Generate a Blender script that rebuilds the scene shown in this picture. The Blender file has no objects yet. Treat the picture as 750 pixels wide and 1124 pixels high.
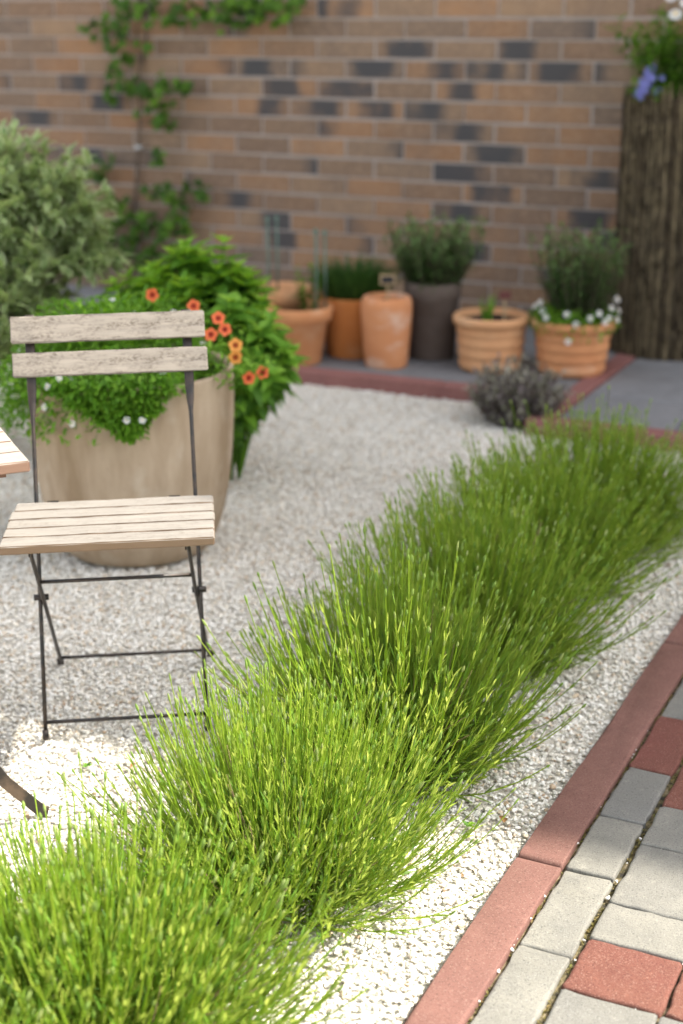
import bpy, bmesh, math, random
import numpy as np
from mathutils import Vector, Matrix

random.seed(7)
RNG = np.random.default_rng(7)
PI = math.pi
R = math.radians
sc = bpy.context.scene
COL = sc.collection
A = R(25.5)                 # the garden's own axes: x along the house wall, y from the camera towards it
WX = (math.cos(A), -math.sin(A)); WY = (math.sin(A), math.cos(A))
def UT(u, t): return (u*WX[0] + t*WY[0], u*WX[1] + t*WY[1])

# ------------------------------------------------------------------ object helpers
def tag(o, label=None, cat=None, group=None, kind=None):
    if label: o['label'] = label
    if cat: o['category'] = cat
    if group: o['group'] = group
    if kind: o['kind'] = kind
    return o
def thing(name, label, cat, loc=(0, 0, 0), rz=0, group=None):
    o = bpy.data.objects.new(name, None); COL.objects.link(o)
    o.empty_display_size = .05
    o.location = loc; o.rotation_euler = (0, 0, rz)
    return tag(o, label, cat, group)
def obj(name, me, mat=None, parent=None, loc=None, rot=None):
    if isinstance(me, MB): me = me.mesh(name)
    o = bpy.data.objects.new(name, me); COL.objects.link(o)
    if mat is not None:
        me.materials.clear() if len(me.materials) else None
        for m in (mat if isinstance(mat, (list, tuple)) else [mat]): me.materials.append(m)
    if parent: o.parent = parent
    if loc: o.location = loc
    if rot: o.rotation_euler = rot
    return o
def copy_tree(o, parent=None):
    c = o.copy(); COL.objects.link(c)
    if parent: c.parent = parent
    for ch in list(o.children): copy_tree(ch, c)
    return c

def frames(D, U=None):
    """unit directions D (N,3) -> side and normal"""
    D = D/np.linalg.norm(D, axis=-1, keepdims=True)
    if U is None: U = np.broadcast_to(np.array([0, 0, 1.]), D.shape)
    S = np.cross(D, U); n = np.linalg.norm(S, axis=-1, keepdims=True)
    alt = np.cross(D, np.broadcast_to(np.array([1., 0.13, 0]), D.shape))
    S = np.where(n < 1e-3, alt, S); S = S/np.linalg.norm(S, axis=-1, keepdims=True)
    return D, S, np.cross(S, D)

class MB:
    """mesh builder; keeps per-vertex 'rnd' and 'edge' numbers and per-face material index"""
    def __init__(s): s.v = []; s.f = []; s.r = []; s.e = []; s.m = []; s.n = 0; s.sm = []
    def add(s, V, F, rnd=0., edge=0., mi=0, smooth=True):
        V = np.asarray(V, float).reshape(-1, 3); k = len(V)
        s.v.append(V); s.r.append(np.broadcast_to(np.asarray(rnd, float), (k,))); s.e.append(np.broadcast_to(np.asarray(edge, float), (k,)))
        if isinstance(F, np.ndarray): F = (F + s.n).tolist()
        else: F = [[i + s.n for i in q] for q in F]
        s.f += F; s.m += [mi]*len(F); s.sm += [smooth]*len(F); s.n += k
    def mesh(s, name):
        me = bpy.data.meshes.new(name)
        me.from_pydata(np.concatenate(s.v).tolist(), [], s.f)
        a = me.attributes.new('rnd', 'FLOAT', 'POINT'); a.data.foreach_set('value', np.concatenate(s.r).astype(np.float32))
        a = me.attributes.new('edge', 'FLOAT', 'POINT'); a.data.foreach_set('value', np.concatenate(s.e).astype(np.float32))
        me.polygons.foreach_set('material_index', np.array(s.m, dtype=np.int32))
        me.polygons.foreach_set('use_smooth', np.array(s.sm, dtype=bool))
        me.update(); return me
    # ---- solids
    def box(s, c, d, rz=0, **k):
        x, y, z = d[0]/2, d[1]/2, d[2]/2
        V = np.array([(-x,-y,-z),(x,-y,-z),(x,y,-z),(-x,y,-z),(-x,-y,z),(x,-y,z),(x,y,z),(-x,y,z)])
        ca, sa = math.cos(rz), math.sin(rz)
        V = V @ np.array([[ca, sa, 0], [-sa, ca, 0], [0, 0, 1]]) + np.array(c)
        k.setdefault('smooth', False)
        s.add(V, [(0,3,2,1),(4,5,6,7),(0,1,5,4),(1,2,6,5),(2,3,7,6),(3,0,4,7)], **k)
    def tube(s, P, rad, seg=8, flat=None, cap=True, **k):
        """one swept tube along points P; rad number or list; flat=(side_vec list) gives (ra, rb) strap section"""
        P = np.asarray(P, float); n = len(P)
        T = np.gradient(P, axis=0)
        _, S, N = frames(T, None if flat is None else np.broadcast_to(np.asarray(flat[0], float), P.shape))
        rad = np.broadcast_to(np.asarray(rad, float).reshape(-1, 1) if np.ndim(rad) == 1 else np.asarray(rad, float), (n, 2) if np.ndim(rad) == 2 else (n, 1))
        ra = rad[:, :1]; rb = rad[:, -1:]
        V = []
        for i in range(seg):
            a = 2*PI*(i + .5)/seg; c, q = math.cos(a), math.sin(a)
            if seg == 4: c, q = c*1.414, q*1.414
            V.append(P + S*ra*c + N*rb*q)
        V = np.stack(V, 1).reshape(-1, 3)
        F = [(i*seg + j, i*seg + (j+1) % seg, (i+1)*seg + (j+1) % seg, (i+1)*seg + j) for i in range(n-1) for j in range(seg)]
        if cap: F += [tuple(range(seg))[::-1], tuple((n-1)*seg + j for j in range(seg))]
        k.setdefault('smooth', seg > 4)
        s.add(V, F, **k)
    def lathe(s, prof, seg=48, wob=0, c=(0, 0, 0), **k):
        n = len(prof); V = []
        for i, (r, z) in enumerate(prof):
            for j in range(seg):
                a = 2*PI*j/seg
                w = 1 + wob*math.sin(3*a + 1.3)*.6 + wob*math.sin(5*a + i*.05)*.4
                V.append((c[0] + r*w*math.cos(a), c[1] + r*w*math.sin(a), c[2] + z))
        F = [(i*seg + j, i*seg + (j+1) % seg, (i+1)*seg + (j+1) % seg, (i+1)*seg + j) for i in range(n-1) for j in range(seg)]
        s.add(V, F, **k)
    def disc(s, r, z, seg=40, c=(0, 0), bump=0, **k):
        V = [(c[0], c[1], z)]; F = []
        rings = 5
        for q in range(1, rings + 1):
            for j in range(seg):
                a = 2*PI*j/seg
                V.append((c[0] + r*q/rings*math.cos(a), c[1] + r*q/rings*math.sin(a), z + random.uniform(-bump, bump)))
        for j in range(seg): F.append((0, 1 + j, 1 + (j+1) % seg))
        for q in range(rings - 1):
            for j in range(seg):
                a, b = 1 + q*seg + j, 1 + q*seg + (j+1) % seg
                F.append((a, a + seg, b + seg, b))
        s.add(V, F, **k)
    # ---- many thin things at once
    def tubes(s, P, rad, seg=3, rnd=None):
        """P (N,K,3), rad (K,) or (N,K)"""
        N, K, _ = P.shape
        T = np.gradient(P, axis=1); _, S, M = frames(T)
        rad = np.broadcast_to(rad, (N, K))[..., None]
        V = np.stack([P + rad*(S*math.cos(2*PI*i/seg) + M*math.sin(2*PI*i/seg)) for i in range(seg)], 2)   # N,K,seg,3
        idx = np.arange(N*K*seg).reshape(N, K, seg)
        a = idx[:, :-1]; b = idx[:, 1:]
        F = np.stack([a, np.roll(a, -1, 2), np.roll(b, -1, 2), b], -1).reshape(-1, 4)
        if rnd is None: rnd = np.zeros(N)
        s.add(V, F, rnd=np.repeat(rnd, K*seg))
    def leaves(s, P, D, L, W, U=None, prof=(.35, 1, .85, .06), droop=.25, fold=.25, wide=True, rnd=None, lobes=None):
        """N leaf blades: base P, direction D, length L, full width W"""
        N = len(P); D, S, M = frames(np.asarray(D, float), U)
        L = np.broadcast_to(L, (N,)); W = np.broadcast_to(W, (N,)); droop = np.broadcast_to(droop, (N,))
        K = len(prof); rows = []
        for i, w in enumerate(prof):
            q = i/(K-1)
            c = P + D*(L*q*(1 - .18*np.abs(droop)*q*q))[:, None] - M*(L*droop*q*q)[:, None]
            h = (W*w/2)[:, None]
            if wide: rows.append(np.stack([c - S*h + M*h*fold*1., c - M*h*fold*.6, c + S*h + M*h*fold*1.], 1))
            else: rows.append(np.stack([c - S*h, c + S*h], 1))
        V = np.stack(rows, 1)                        # N,K,w,3
        w = V.shape[2]
        idx = np.arange(N*K*w).reshape(N, K, w)
        F = np.stack([idx[:, :-1, :-1], idx[:, :-1, 1:], idx[:, 1:, 1:], idx[:, 1:, :-1]], -1).reshape(-1, 4)
        e = np.array([1., 0, 1.]) if wide else np.array([1., 1.])
        e = np.broadcast_to(e, (N, K, w)).copy(); e[:, -1] = 1
        if rnd is None: rnd = RNG.random(N)
        s.add(V, F, rnd=np.repeat(rnd, K*w), edge=e.reshape(-1))
    def buds(s, P, D, L, r, rnd=None):
        """small ovoid heads, 5-sided"""
        N = len(P); D, S, M = frames(D); L = np.broadcast_to(L, (N,)); r = np.broadcast_to(r, (N,))
        pr = [(0, .3), (.25, .9), (.55, 1), (.85, .6), (1, .1)]; seg = 5
        rows = []
        for q, w in pr:
            c = P + D*(L*q)[:, None]
            rows.append(np.stack([c + (r*w)[:, None]*(S*math.cos(2*PI*i/seg) + M*math.sin(2*PI*i/seg)) for i in range(seg)], 1))
        V = np.stack(rows, 1); K = len(pr)
        idx = np.arange(N*K*seg).reshape(N, K, seg); a = idx[:, :-1]; b = idx[:, 1:]
        F = np.stack([a, np.roll(a, -1, 2), np.roll(b, -1, 2), b], -1).reshape(-1, 4)
        if rnd is None: rnd = RNG.random(N)
        s.add(V, F, rnd=np.repeat(rnd, K*seg))

def sph(n, zmin=-1, zmax=1):
    z = RNG.uniform(zmin, zmax, n); a = RNG.uniform(0, 2*PI, n); q = np.sqrt(1 - z*z)
    return np.stack([q*np.cos(a), q*np.sin(a), z], 1)

# ------------------------------------------------------------------ materials
def newmat(name):
    m = bpy.data.materials.new(name); m.use_nodes = True
    nt = m.node_tree; nt.nodes.clear()
    out = nt.nodes.new('ShaderNodeOutputMaterial')
    return m, nt, out
class NT:
    def __init__(s, nt): s.nt = nt
    def n(s, typ, **k):
        o = s.nt.nodes.new(typ)
        for a, b in k.items(): setattr(o, a, b)
        return o
    def l(s, a, b): s.nt.links.new(a, b)
    def coord(s, kind='Object', scale=(1, 1, 1)):
        tc = s.n('ShaderNodeTexCoord'); mp = s.n('ShaderNodeMapping'); mp.inputs['Scale'].default_value = scale
        s.l(tc.outputs[kind], mp.inputs['Vector']); return mp.outputs['Vector']
    def noise(s, vec, scale, detail=4, rough=.6, dist=0):
        o = s.n('ShaderNodeTexNoise'); o.inputs['Scale'].default_value = scale; o.inputs['Detail'].default_value = detail
        o.inputs['Roughness'].default_value = rough; o.inputs['Distortion'].default_value = dist
        s.l(vec, o.inputs['Vector']); return o.outputs['Fac']
    def ramp(s, fac, stops, interp='LINEAR'):
        o = s.n('ShaderNodeValToRGB'); cr = o.color_ramp; cr.interpolation = interp
        while len(cr.elements) > 1: cr.elements.remove(cr.elements[-1])
        cr.elements[0].position = stops[0][0]; cr.elements[0].color = (*col(stops[0][1]), 1)
        for p, c in stops[1:]:
            e = cr.elements.new(p); e.color = (*col(c), 1)
        s.l(fac, o.inputs['Fac']); return o.outputs['Color']
    def mix(s, fac, a, b, mode='MIX'):
        o = s.n('ShaderNodeMix', data_type='RGBA', blend_type=mode)
        for v, i in ((fac, 0), (a, 6), (b, 7)):
            if hasattr(v, 'links') or hasattr(v, 'is_output'): s.l(v, o.inputs[i])
            elif i == 0: o.inputs[0].default_value = v
            else: o.inputs[i].default_value = (*col(v), 1)
        return o.outputs[2]
    def math(s, op, a, b=None, clamp=False):
        o = s.n('ShaderNodeMath', operation=op); o.use_clamp = clamp
        for v, i in ((a, 0), (b, 1)):
            if v is None: continue
            if hasattr(v, 'is_output'): s.l(v, o.inputs[i])
            else: o.inputs[i].default_value = v
        return o.outputs[0]
    def attr(s, name):
        o = s.n('ShaderNodeAttribute', attribute_name=name); return o.outputs['Fac']
    def bump(s, h, strength=.5, dist=.01):
        o = s.n('ShaderNodeBump'); o.inputs['Strength'].default_value = strength; o.inputs['Distance'].default_value = dist
        s.l(h, o.inputs['Height']); return o.outputs['Normal']
    def bsdf(s, out, color, rough=.7, normal=None, metallic=0, spec=.4):
        b = s.n('ShaderNodeBsdfPrincipled')
        if hasattr(color, 'is_output'): s.l(color, b.inputs['Base Color'])
        else: b.inputs['Base Color'].default_value = (*col(color), 1)
        if hasattr(rough, 'is_output'): s.l(rough, b.inputs['Roughness'])
        else: b.inputs['Roughness'].default_value = rough
        b.inputs['Metallic'].default_value = metallic; b.inputs['Specular IOR Level'].default_value = spec
        if normal is not None: s.l(normal, b.inputs['Normal'])
        if out is not None: s.l(b.outputs[0], out.inputs['Surface'])
        return b
def col(c):
    return (c, c, c) if isinstance(c, (int, float)) else tuple(c[:3])

def leafmat(name, stops, trans=.45, tcol=None, rough=.55, edge=None, spec=.3, noise=.25, thru=None):
    m, nt, out = newmat(name); N = NT(nt)
    c = N.ramp(N.attr('rnd'), stops)
    nz = N.noise(N.coord('Object'), 9, 3)
    c = N.mix(N.math('MULTIPLY', nz, noise), c, (stops[0][1][0]*.55, stops[0][1][1]*.6, stops[0][1][2]*.6))
    if edge: c = N.mix(N.math('MULTIPLY', N.math('SUBTRACT', N.attr('edge'), .45, True), 1.7, True), c, edge)
    b = N.bsdf(None, c, rough, spec=spec)
    t = N.n('ShaderNodeBsdfTranslucent')
    tc = N.ramp(N.attr('rnd'), thru) if thru else N.mix(1., c, tcol or (1.5, 1.6, .8), 'MULTIPLY')
    N.l(tc, t.inputs['Color'])
    mx = N.n('ShaderNodeMixShader'); mx.inputs[0].default_value = trans
    N.l(b.outputs[0], mx.inputs[1]); N.l(t.outputs[0], mx.inputs[2]); N.l(mx.outputs[0], out.inputs['Surface'])
    return m
def plainmat(name, c, rough=.7, metallic=0, spec=.4, noise=None, nscale=30, bump=0, bscale=60, bdist=.003, ncol=None):
    m, nt, out = newmat(name); N = NT(nt); v = N.coord('Object')
    cc = c
    if noise: cc = N.mix(N.ramp(N.noise(v, nscale, 5), [(.5-noise, 0.), (.5+noise, 1.)]), c, ncol or tuple(x*.5 for x in col(c)))
    nb = N.bump(N.noise(v, bscale, 5), bump, bdist) if bump else None
    N.bsdf(out, cc, rough, nb, metallic, spec); return m

def mat_gravel():
    m, nt, out = newmat('marble_chips'); N = NT(nt)
    oi = N.n('ShaderNodeObjectInfo')
    c = N.ramp(oi.outputs['Random'], [(0, (.46, .43, .37)), (.08, (.66, .63, .56)), (.3, (.80, .775, .715)), (.72, (.87, .85, .80)), (.88, (.79, .72, .60)), (.955, (.66, .52, .37)), (.98, (.42, .27, .15)), (1, (.26, .23, .19))])
    v = N.coord('Object')
    c = N.mix(N.math('MULTIPLY', N.noise(v, 220, 3), .35), c, (.62, .57, .48))
    N.bsdf(out, c, .75, N.bump(N.noise(v, 500, 3), .4, .001), spec=.3); return m
def mat_groundsheet():
    m, nt, out = newmat('stone_dust'); N = NT(nt); v = N.coord('Object')
    c = N.ramp(N.noise(v, 160, 4), [(.3, (.36, .33, .275)), (.7, (.62, .58, .505))])
    c = N.mix(N.ramp(N.noise(v, 1.2, 3), [(.45, 0.), (.7, .4)]), c, (.42, .38, .30))
    N.bsdf(out, c, .95, N.bump(N.noise(v, 240, 4), .8, .006)); return m
def mat_concrete(name, base, dark, speck=(.5, .5, .48), bump=.95):
    m, nt, out = newmat(name); N = NT(nt); v = N.coord('Object')
    r = N.attr('rnd')
    c = N.mix(r, base, dark)
    c = N.mix(N.ramp(N.noise(v, 14, 5, .65), [(.35, 0.), (.72, .55)]), c, tuple(x*.72 for x in dark))
    c = N.mix(N.ramp(N.noise(v, 3.1, 5, .7), [(.42, 0.), (.66, .5)]), c, tuple(x*.68 for x in base))
    c = N.mix(N.ramp(N.noise(v, 48, 3, .7), [(.60, 0.), (.70, .30)]), c, tuple(min(1, x*1.35) for x in base))
    c = N.mix(N.ramp(N.noise(v, 420, 2), [(.58, 0.), (.70, .7)]), c, speck)
    c = N.mix(N.ramp(N.noise(v, 300, 3), [(.32, .75), (.45, 0.)]), c, tuple(x*.5 for x in dark))
    h = N.math('ADD', N.noise(v, 380, 4, .7), N.math('MULTIPLY', N.noise(v, 40, 3), 1.2))
    N.bsdf(out, c, .9, N.bump(h, bump, .0016), spec=.25); return m
def mat_jointsand():
    m, nt, out = newmat('joint_sand'); N = NT(nt); v = N.coord('Object')
    c = N.ramp(N.noise(v, 60, 5), [(.36, (.030, .026, .02)), (.47, (.08, .068, .03)), (.56, (.18, .145, .075)), (.68, (.27, .22, .14))])
    N.bsdf(out, c, 1, N.bump(N.noise(v, 300, 4), 1, .005)); return m
def mat_bricks():
    m, nt, out = newmat('fired_brick'); N = NT(nt); v = N.coord('Object')
    c = N.ramp(N.attr('rnd'), [(0, (.27, .14, .07)), (.2, (.31, .175, .094)), (.4, (.22, .13, .077)), (.6, (.165, .11, .076)), (.8, (.285, .185, .112)), (1, (.14, .105, .083))])
    c = N.mix(N.ramp(N.noise(v, 5, 4), [(.38, 0.), (.68, .55)]), c, (.17, .12, .09))
    c = N.mix(N.ramp(N.noise(v, 1.1, 5, .7), [(.45, 0.), (.72, .45)]), c, (.15, .115, .09))
    c = N.mix(N.ramp(N.noise(v, 60, 4), [(.45, 0.), (.8, .5)]), c, (.42, .29, .19))
    e = N.math('ADD', N.attr('edge'), N.math('MULTIPLY', N.math('SUBTRACT', N.noise(v, 9, 4), .5), .9))
    c = N.mix(N.ramp(e, [(.40, 0.), (.85, .9)]), c, (.054, .057, .062))
    N.bsdf(out, c, .9, N.bump(N.noise(v, 90, 5), .5, .004), spec=.25); return m
def mat_wood(name, base, grey, dirt, amt=.5, axis=0, thr=.56, side=None):
    m, nt, out = newmat(name); N = NT(nt)
    st = [70, 70, 70]; st[axis] = 3.5
    v = N.coord('Object', tuple(st)); v2 = N.coord('Object')
    g = N.noise(v, 1.6, 5, .65, .6)
    c = N.mix(N.ramp(g, [(.32, 0.), (.66, 1.)]), grey, base)
    s3 = [24, 24, 24]; s3[axis] = 5
    s4 = [90, 90, 90]; s4[axis] = 45; v2 = N.coord('Object', tuple(s4))
    d = N.math('MULTIPLY', N.ramp(N.noise(v2, 3, 4, .65), [(thr - .12, 0.), (thr + .14, 1.)]), N.ramp(N.noise(N.coord('Object', tuple(s3)), 3.2, 5, .7), [(.42, 0.), (.62, 1.)]))
    c = N.mix(N.math('MULTIPLY', d, amt), c, dirt)
    if side:   # bare wood shows on the sawn edges, paint wash is left on the top
        ge = N.n('ShaderNodeNewGeometry'); sx = N.n('ShaderNodeSeparateXYZ'); N.l(ge.outputs['Normal'], sx.inputs[0])
        c = N.mix(N.ramp(N.math('ADD', N.math('ABSOLUTE', sx.outputs[2]), N.math('MULTIPLY', N.math('SUBTRACT', N.noise(v2, 60, 3), .5), .9)), [(.35, 1.), (.62, 0.)]), c, side)
    N.bsdf(out, c, .75, N.bump(g, .45, .0012), spec=.3); return m
def mat_terracotta(name, base, dark, pale, patch=.5):
    m, nt, out = newmat(name); N = NT(nt); v = N.coord('Object')
    c = N.mix(N.ramp(N.noise(v, 7, 4), [(.35, 0.), (.7, 1.)]), base, dark)
    c = N.mix(N.math('MULTIPLY', N.ramp(N.noise(N.coord('Object', (5, 5, 9)), 1.4, 4), [(.52, 0.), (.68, 1.)]), patch), c, pale)
    N.bsdf(out, c, .85, N.bump(N.noise(v, 70, 4), .3, .003), spec=.25); return m

M = {}
M['gravel'] = mat_gravel(); M['dust'] = mat_groundsheet(); M['jsand'] = mat_jointsand()
M['pav_grey'] = mat_concrete('grey_paver', (.25, .237, .20), (.165, .162, .153), (.30, .30, .28))
M['pav_red'] = mat_concrete('red_paver', (.215, .096, .066), (.15, .053, .043), (.34, .23, .18))
M['kerb'] = mat_concrete('red_kerb', (.21, .107, .085), (.175, .085, .072), (.30, .20, .165), .35)
M['kerb_far'] = mat_concrete('red_kerb_shade_tone', (.32, .145, .125), (.24, .10, .09), (.42, .28, .25), .4)  # same red kerb, colour lightened for the shade; the near one is darkened for sun
M['slate'] = mat_concrete('slate_grey_slab', (.245, .245, .25), (.19, .19, .195), (.33, .33, .33))
M['mortar'] = plainmat('mortar', (.385, .33, .295), .95, noise=.2, nscale=5, bump=.5, bscale=150, ncol=(.29, .25, .222))
M['brick'] = mat_bricks()
M['rooftile'] = plainmat('roof_tile', (.25, .1, .06), .8, noise=.2, nscale=6)
M['gutter'] = plainmat('zinc', (.35, .36, .37), .45, .8)
M['wood_seat'] = mat_wood('weathered_wood', (.255, .235, .208), (.20, .183, .163), (.09, .07, .052), .6, 0, .55, (.225, .15, .095))
M['wood_back'] = mat_wood('weathered_grey_wood', (.32, .28, .232), (.24, .21, .178), (.085, .065, .05), .95, 0, .49)
M['wood_dark'] = mat_wood('aged_wood', (.22, .12, .08), (.15, .08, .06), (.05, .04, .03), .5)
M['iron'] = plainmat('black_iron', (.018, .017, .017), .42, .3, .5, noise=.12, nscale=45, ncol=(.05, .035, .027))
M['rust_iron'] = plainmat('rusty_iron', (.045, .039, .033), .75, .2, .3, noise=.06, nscale=13, ncol=(.14, .10, .07), bump=.4, bscale=90)
M['soil'] = plainmat('potting_soil', (.035, .024, .017), 1, noise=.2, nscale=60, bump=1, bscale=80, bdist=.02)
M['bark'] = plainmat('bark', (.15, .11, .08), .95, noise=.2, nscale=40, bump=.8, bscale=60, bdist=.006)
M['terra'] = mat_terracotta('terracotta', (.62, .29, .13), (.52, .22, .095), (.66, .42, .26), .5)
M['terra_dark'] = mat_terracotta('burnt_terracotta', (.55, .20, .055), (.44, .15, .04), (.5, .28, .14), .3)
M['terra_pale'] = mat_terracotta('pale_terracotta', (.63, .34, .17), (.53, .26, .12), (.66, .47, .30), .4)
M['terra_bloom'] = mat_terracotta('limed_terracotta', (.60, .27, .125), (.52, .21, .09), (.66, .50, .40), .75)
M['clay_grey'] = mat_terracotta('grey_clay', (.15, .115, .095), (.11, .085, .07), (.19, .16, .14), .4)
def mat_planter():
    m, nt, out = newmat('taupe_stoneware'); N = NT(nt); v = N.coord('Object')
    c = N.mix(N.ramp(N.noise(N.coord('Object', (9, 9, 2.2)), 1.2, 4, .6), [(.35, 0.), (.68, 1.)]), (.43, .335, .24), (.275, .198, .125))
    c = N.mix(N.ramp(N.noise(N.coord('Object', (6, 6, 4)), 1.7, 4), [(.55, 0.), (.72, .5)]), c, (.50, .43, .34))
    c = N.mix(N.ramp(N.noise(v, 90, 3), [(.6, 0.), (.8, .4)]), c, (.22, .16, .115))
    N.bsdf(out, c, .85, N.bump(N.noise(v, 45, 5), .35, .004), spec=.3); return m
M['planter'] = mat_planter()
M['twig'] = plainmat('brushwood', (.075, .055, .035), .9, noise=.2, nscale=14, ncol=(.025, .017, .012))
def mat_twig():
    m, nt, out = newmat('brushwood'); N = NT(nt)
    c = N.ramp(N.attr('rnd'), [(0, (.022, .015, .009)), (.45, (.065, .045, .025)), (.75, (.14, .105, .058)), (1, (.29, .23, .13))])
    N.bsdf(out, c, .9, N.bump(N.noise(N.coord('Object', (200, 200, 30)), 1, 3), .5, .003)); return m
M['twig'] = mat_twig()
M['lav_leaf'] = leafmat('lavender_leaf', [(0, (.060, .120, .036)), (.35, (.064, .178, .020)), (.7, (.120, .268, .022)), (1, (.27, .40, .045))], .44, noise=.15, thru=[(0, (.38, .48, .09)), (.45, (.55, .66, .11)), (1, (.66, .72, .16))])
M['lav_stem'] = leafmat('lavender_stem', [(0, (.16, .29, .024)), (.5, (.25, .39, .03)), (1, (.34, .46, .06))], .45, noise=.1, thru=[(0, (.52, .64, .11)), (1, (.64, .72, .18))])
M['lav_bud'] = leafmat('lavender_bud', [(0, (.20, .32, .06)), (.6, (.28, .39, .09)), (1, (.37, .42, .16))], .35, (1.4, 1.4, .8), noise=.1)
M['lav_dry'] = plainmat('dry_stalk', (.34, .25, .13), .9, noise=.2)
M['lav_old'] = plainmat('lavender_wood', (.10, .075, .05), .95, noise=.2)
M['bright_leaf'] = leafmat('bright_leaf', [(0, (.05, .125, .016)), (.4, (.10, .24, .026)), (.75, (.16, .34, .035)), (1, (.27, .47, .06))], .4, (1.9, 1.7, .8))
M['vine_leaf'] = leafmat('vine_leaf', [(0, (.035, .085, .012)), (.5, (.075, .17, .016)), (1, (.16, .30, .025))], .4)
M['olive_leaf'] = leafmat('variegated_leaf', [(0, (.13, .215, .07)), (.5, (.20, .30, .10)), (1, (.31, .41, .16))], .4, (1.4, 1.45, .9), edge=(.62, .66, .42))
M['bacopa'] = leafmat('trailing_leaf', [(0, (.07, .17, .014)), (.5, (.13, .29, .022)), (1, (.25, .43, .045))], .4)
M['rosemary'] = leafmat('rosemary_needle', [(0, (.045, .095, .025)), (.6, (.10, .185, .05)), (1, (.20, .30, .10))], .2)
M['chive'] = leafmat('chive_blade', [(0, (.03, .075, .015)), (1, (.07, .15, .03))], .3)
M['sage'] = leafmat('purple_sage', [(0, (.13, .105, .105)), (.5, (.22, .18, .19)), (.75, (.25, .25, .155)), (1, (.38, .36, .30))], .2, (1.1, 1.1, 1))
M['white_petal'] = leafmat('white_petal', [(0, (.72, .72, .70)), (1, (.8, .8, .8))], .3, (1, 1, 1), noise=.0)
M['blue_petal'] = leafmat('blue_petal', [(0, (.13, .14, .42)), (1, (.24, .25, .56))], .3, (1, 1, 1.2), noise=.0)
def petalmat(name, outer, inner):
    m, nt, out = newmat(name); N = NT(nt)
    c = N.ramp(N.attr('rnd'), [(0, inner), (.3, inner), (.55, outer), (1, outer)])
    b = N.bsdf(None, c, .6); t = N.n('ShaderNodeBsdfTranslucent'); N.l(c, t.inputs['Color'])
    mx = N.n('ShaderNodeMixShader'); mx.inputs[0].default_value = .35
    N.l(b.outputs[0], mx.inputs[1]); N.l(t.outputs[0], mx.inputs[2]); N.l(mx.outputs[0], out.inputs['Surface']); return m
M['orange_petal'] = petalmat('orange_petal', (.78, .17, .055), (.36, .03, .01))
M['apricot_petal'] = petalmat('apricot_petal', (.82, .36, .075), (.42, .08, .01))
M['yellow'] = plainmat('flower_eye', (.65, .42, .03), .8)
M['green_plastic'] = plainmat('green_stake', (.10, .155, .12), .7)
M['slate_tag'] = plainmat('slate_tag', (.018, .018, .02), .7)
M['tag_wood'] = plainmat('tag_wood', (.38, .27, .15), .8)
M['red_tag'] = plainmat('tag_plastic', (.12, .035, .03), .6)
M['zinc_clip'] = plainmat('zinc_clip', (.55, .55, .54), .35, .8)
M['dry_leaf'] = plainmat('dry_leaf', (.36, .19, .07), .8, noise=.2)

# ------------------------------------------------------------------ setting: ground, path, kerbs, patio
def grow(o): o.rotation_euler = (0, 0, -A); return o      # put an object built in garden axes into the world

g = MB(); g.add([(-60, -60, -.012), (60, -60, -.012), (60, 60, -.012), (-60, 60, -.012)], [(0, 1, 2, 3)])
tag(obj('ground', g, M['dust']), kind='structure')

def paver(mb, u0, u1, t0, t1, ztop, zbot, rnd, mi=0, bev=.0042, jit=.0011, corner=.0045, step=.02, lvl=1.):
    """one block with rounded corners, softly worn edges and a slightly crowned, uneven top"""
    pts = []
    cs = [(u1-corner, t0+corner, -PI/2), (u1-corner, t1-corner, 0), (u0+corner, t1-corner, PI/2), (u0+corner, t0+corner, PI)]
    for k in range(4):
        cx, cy, a0 = cs[k]
        for q in range(3):
            a = a0 + PI/4*q; pts.append((cx + corner*math.cos(a), cy + corner*math.sin(a)))
        nx, ny, na = cs[(k+1) % 4]
        a = a0 + PI/2
        e0 = (cx + corner*math.cos(a), cy + corner*math.sin(a)); e1 = (nx + corner*math.cos(na), ny + corner*math.sin(na))
        n = int(math.hypot(e1[0]-e0[0], e1[1]-e0[1])/step)
        for q in range(1, n): pts.append((e0[0] + (e1[0]-e0[0])*q/n, e0[1] + (e1[1]-e0[1])*q/n))
    n = len(pts); cx, cy = (u0+u1)/2, (t0+t1)/2
    j = [(random.gauss(0, jit), random.gauss(0, jit)) for _ in pts]
    tilt = (lvl*random.uniform(-.004, .004), lvl*random.uniform(-.004, .004)); dz = lvl*random.uniform(-.0012, .0012)
    V = []
    for ring, (ins, z) in enumerate(((0, zbot), (0, ztop - bev), (bev*.3, ztop - bev*.3), (bev*1.1, ztop), (bev*2, ztop + .0002))):
        for (x, y), (jx, jy) in zip(pts, j):
            d = math.hypot(x-cx, y-cy); k = 1 - ins/max(d, .01)
            f = 1 if ring < 4 else .4
            X, Y = cx + (x-cx)*k + jx*f, cy + (y-cy)*k + jy*f
            V.append((X, Y, z + dz + tilt[0]*(X-cx) + tilt[1]*(Y-cy)))
    F = [(r*n + i, r*n + (i+1) % n, (r+1)*n + (i+1) % n, (r+1)*n + i) for r in range(4) for i in range(n)]
    F.append(tuple(4*n + i for i in range(n)))
    mb.add(V, F, rnd=rnd, mi=mi)

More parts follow.
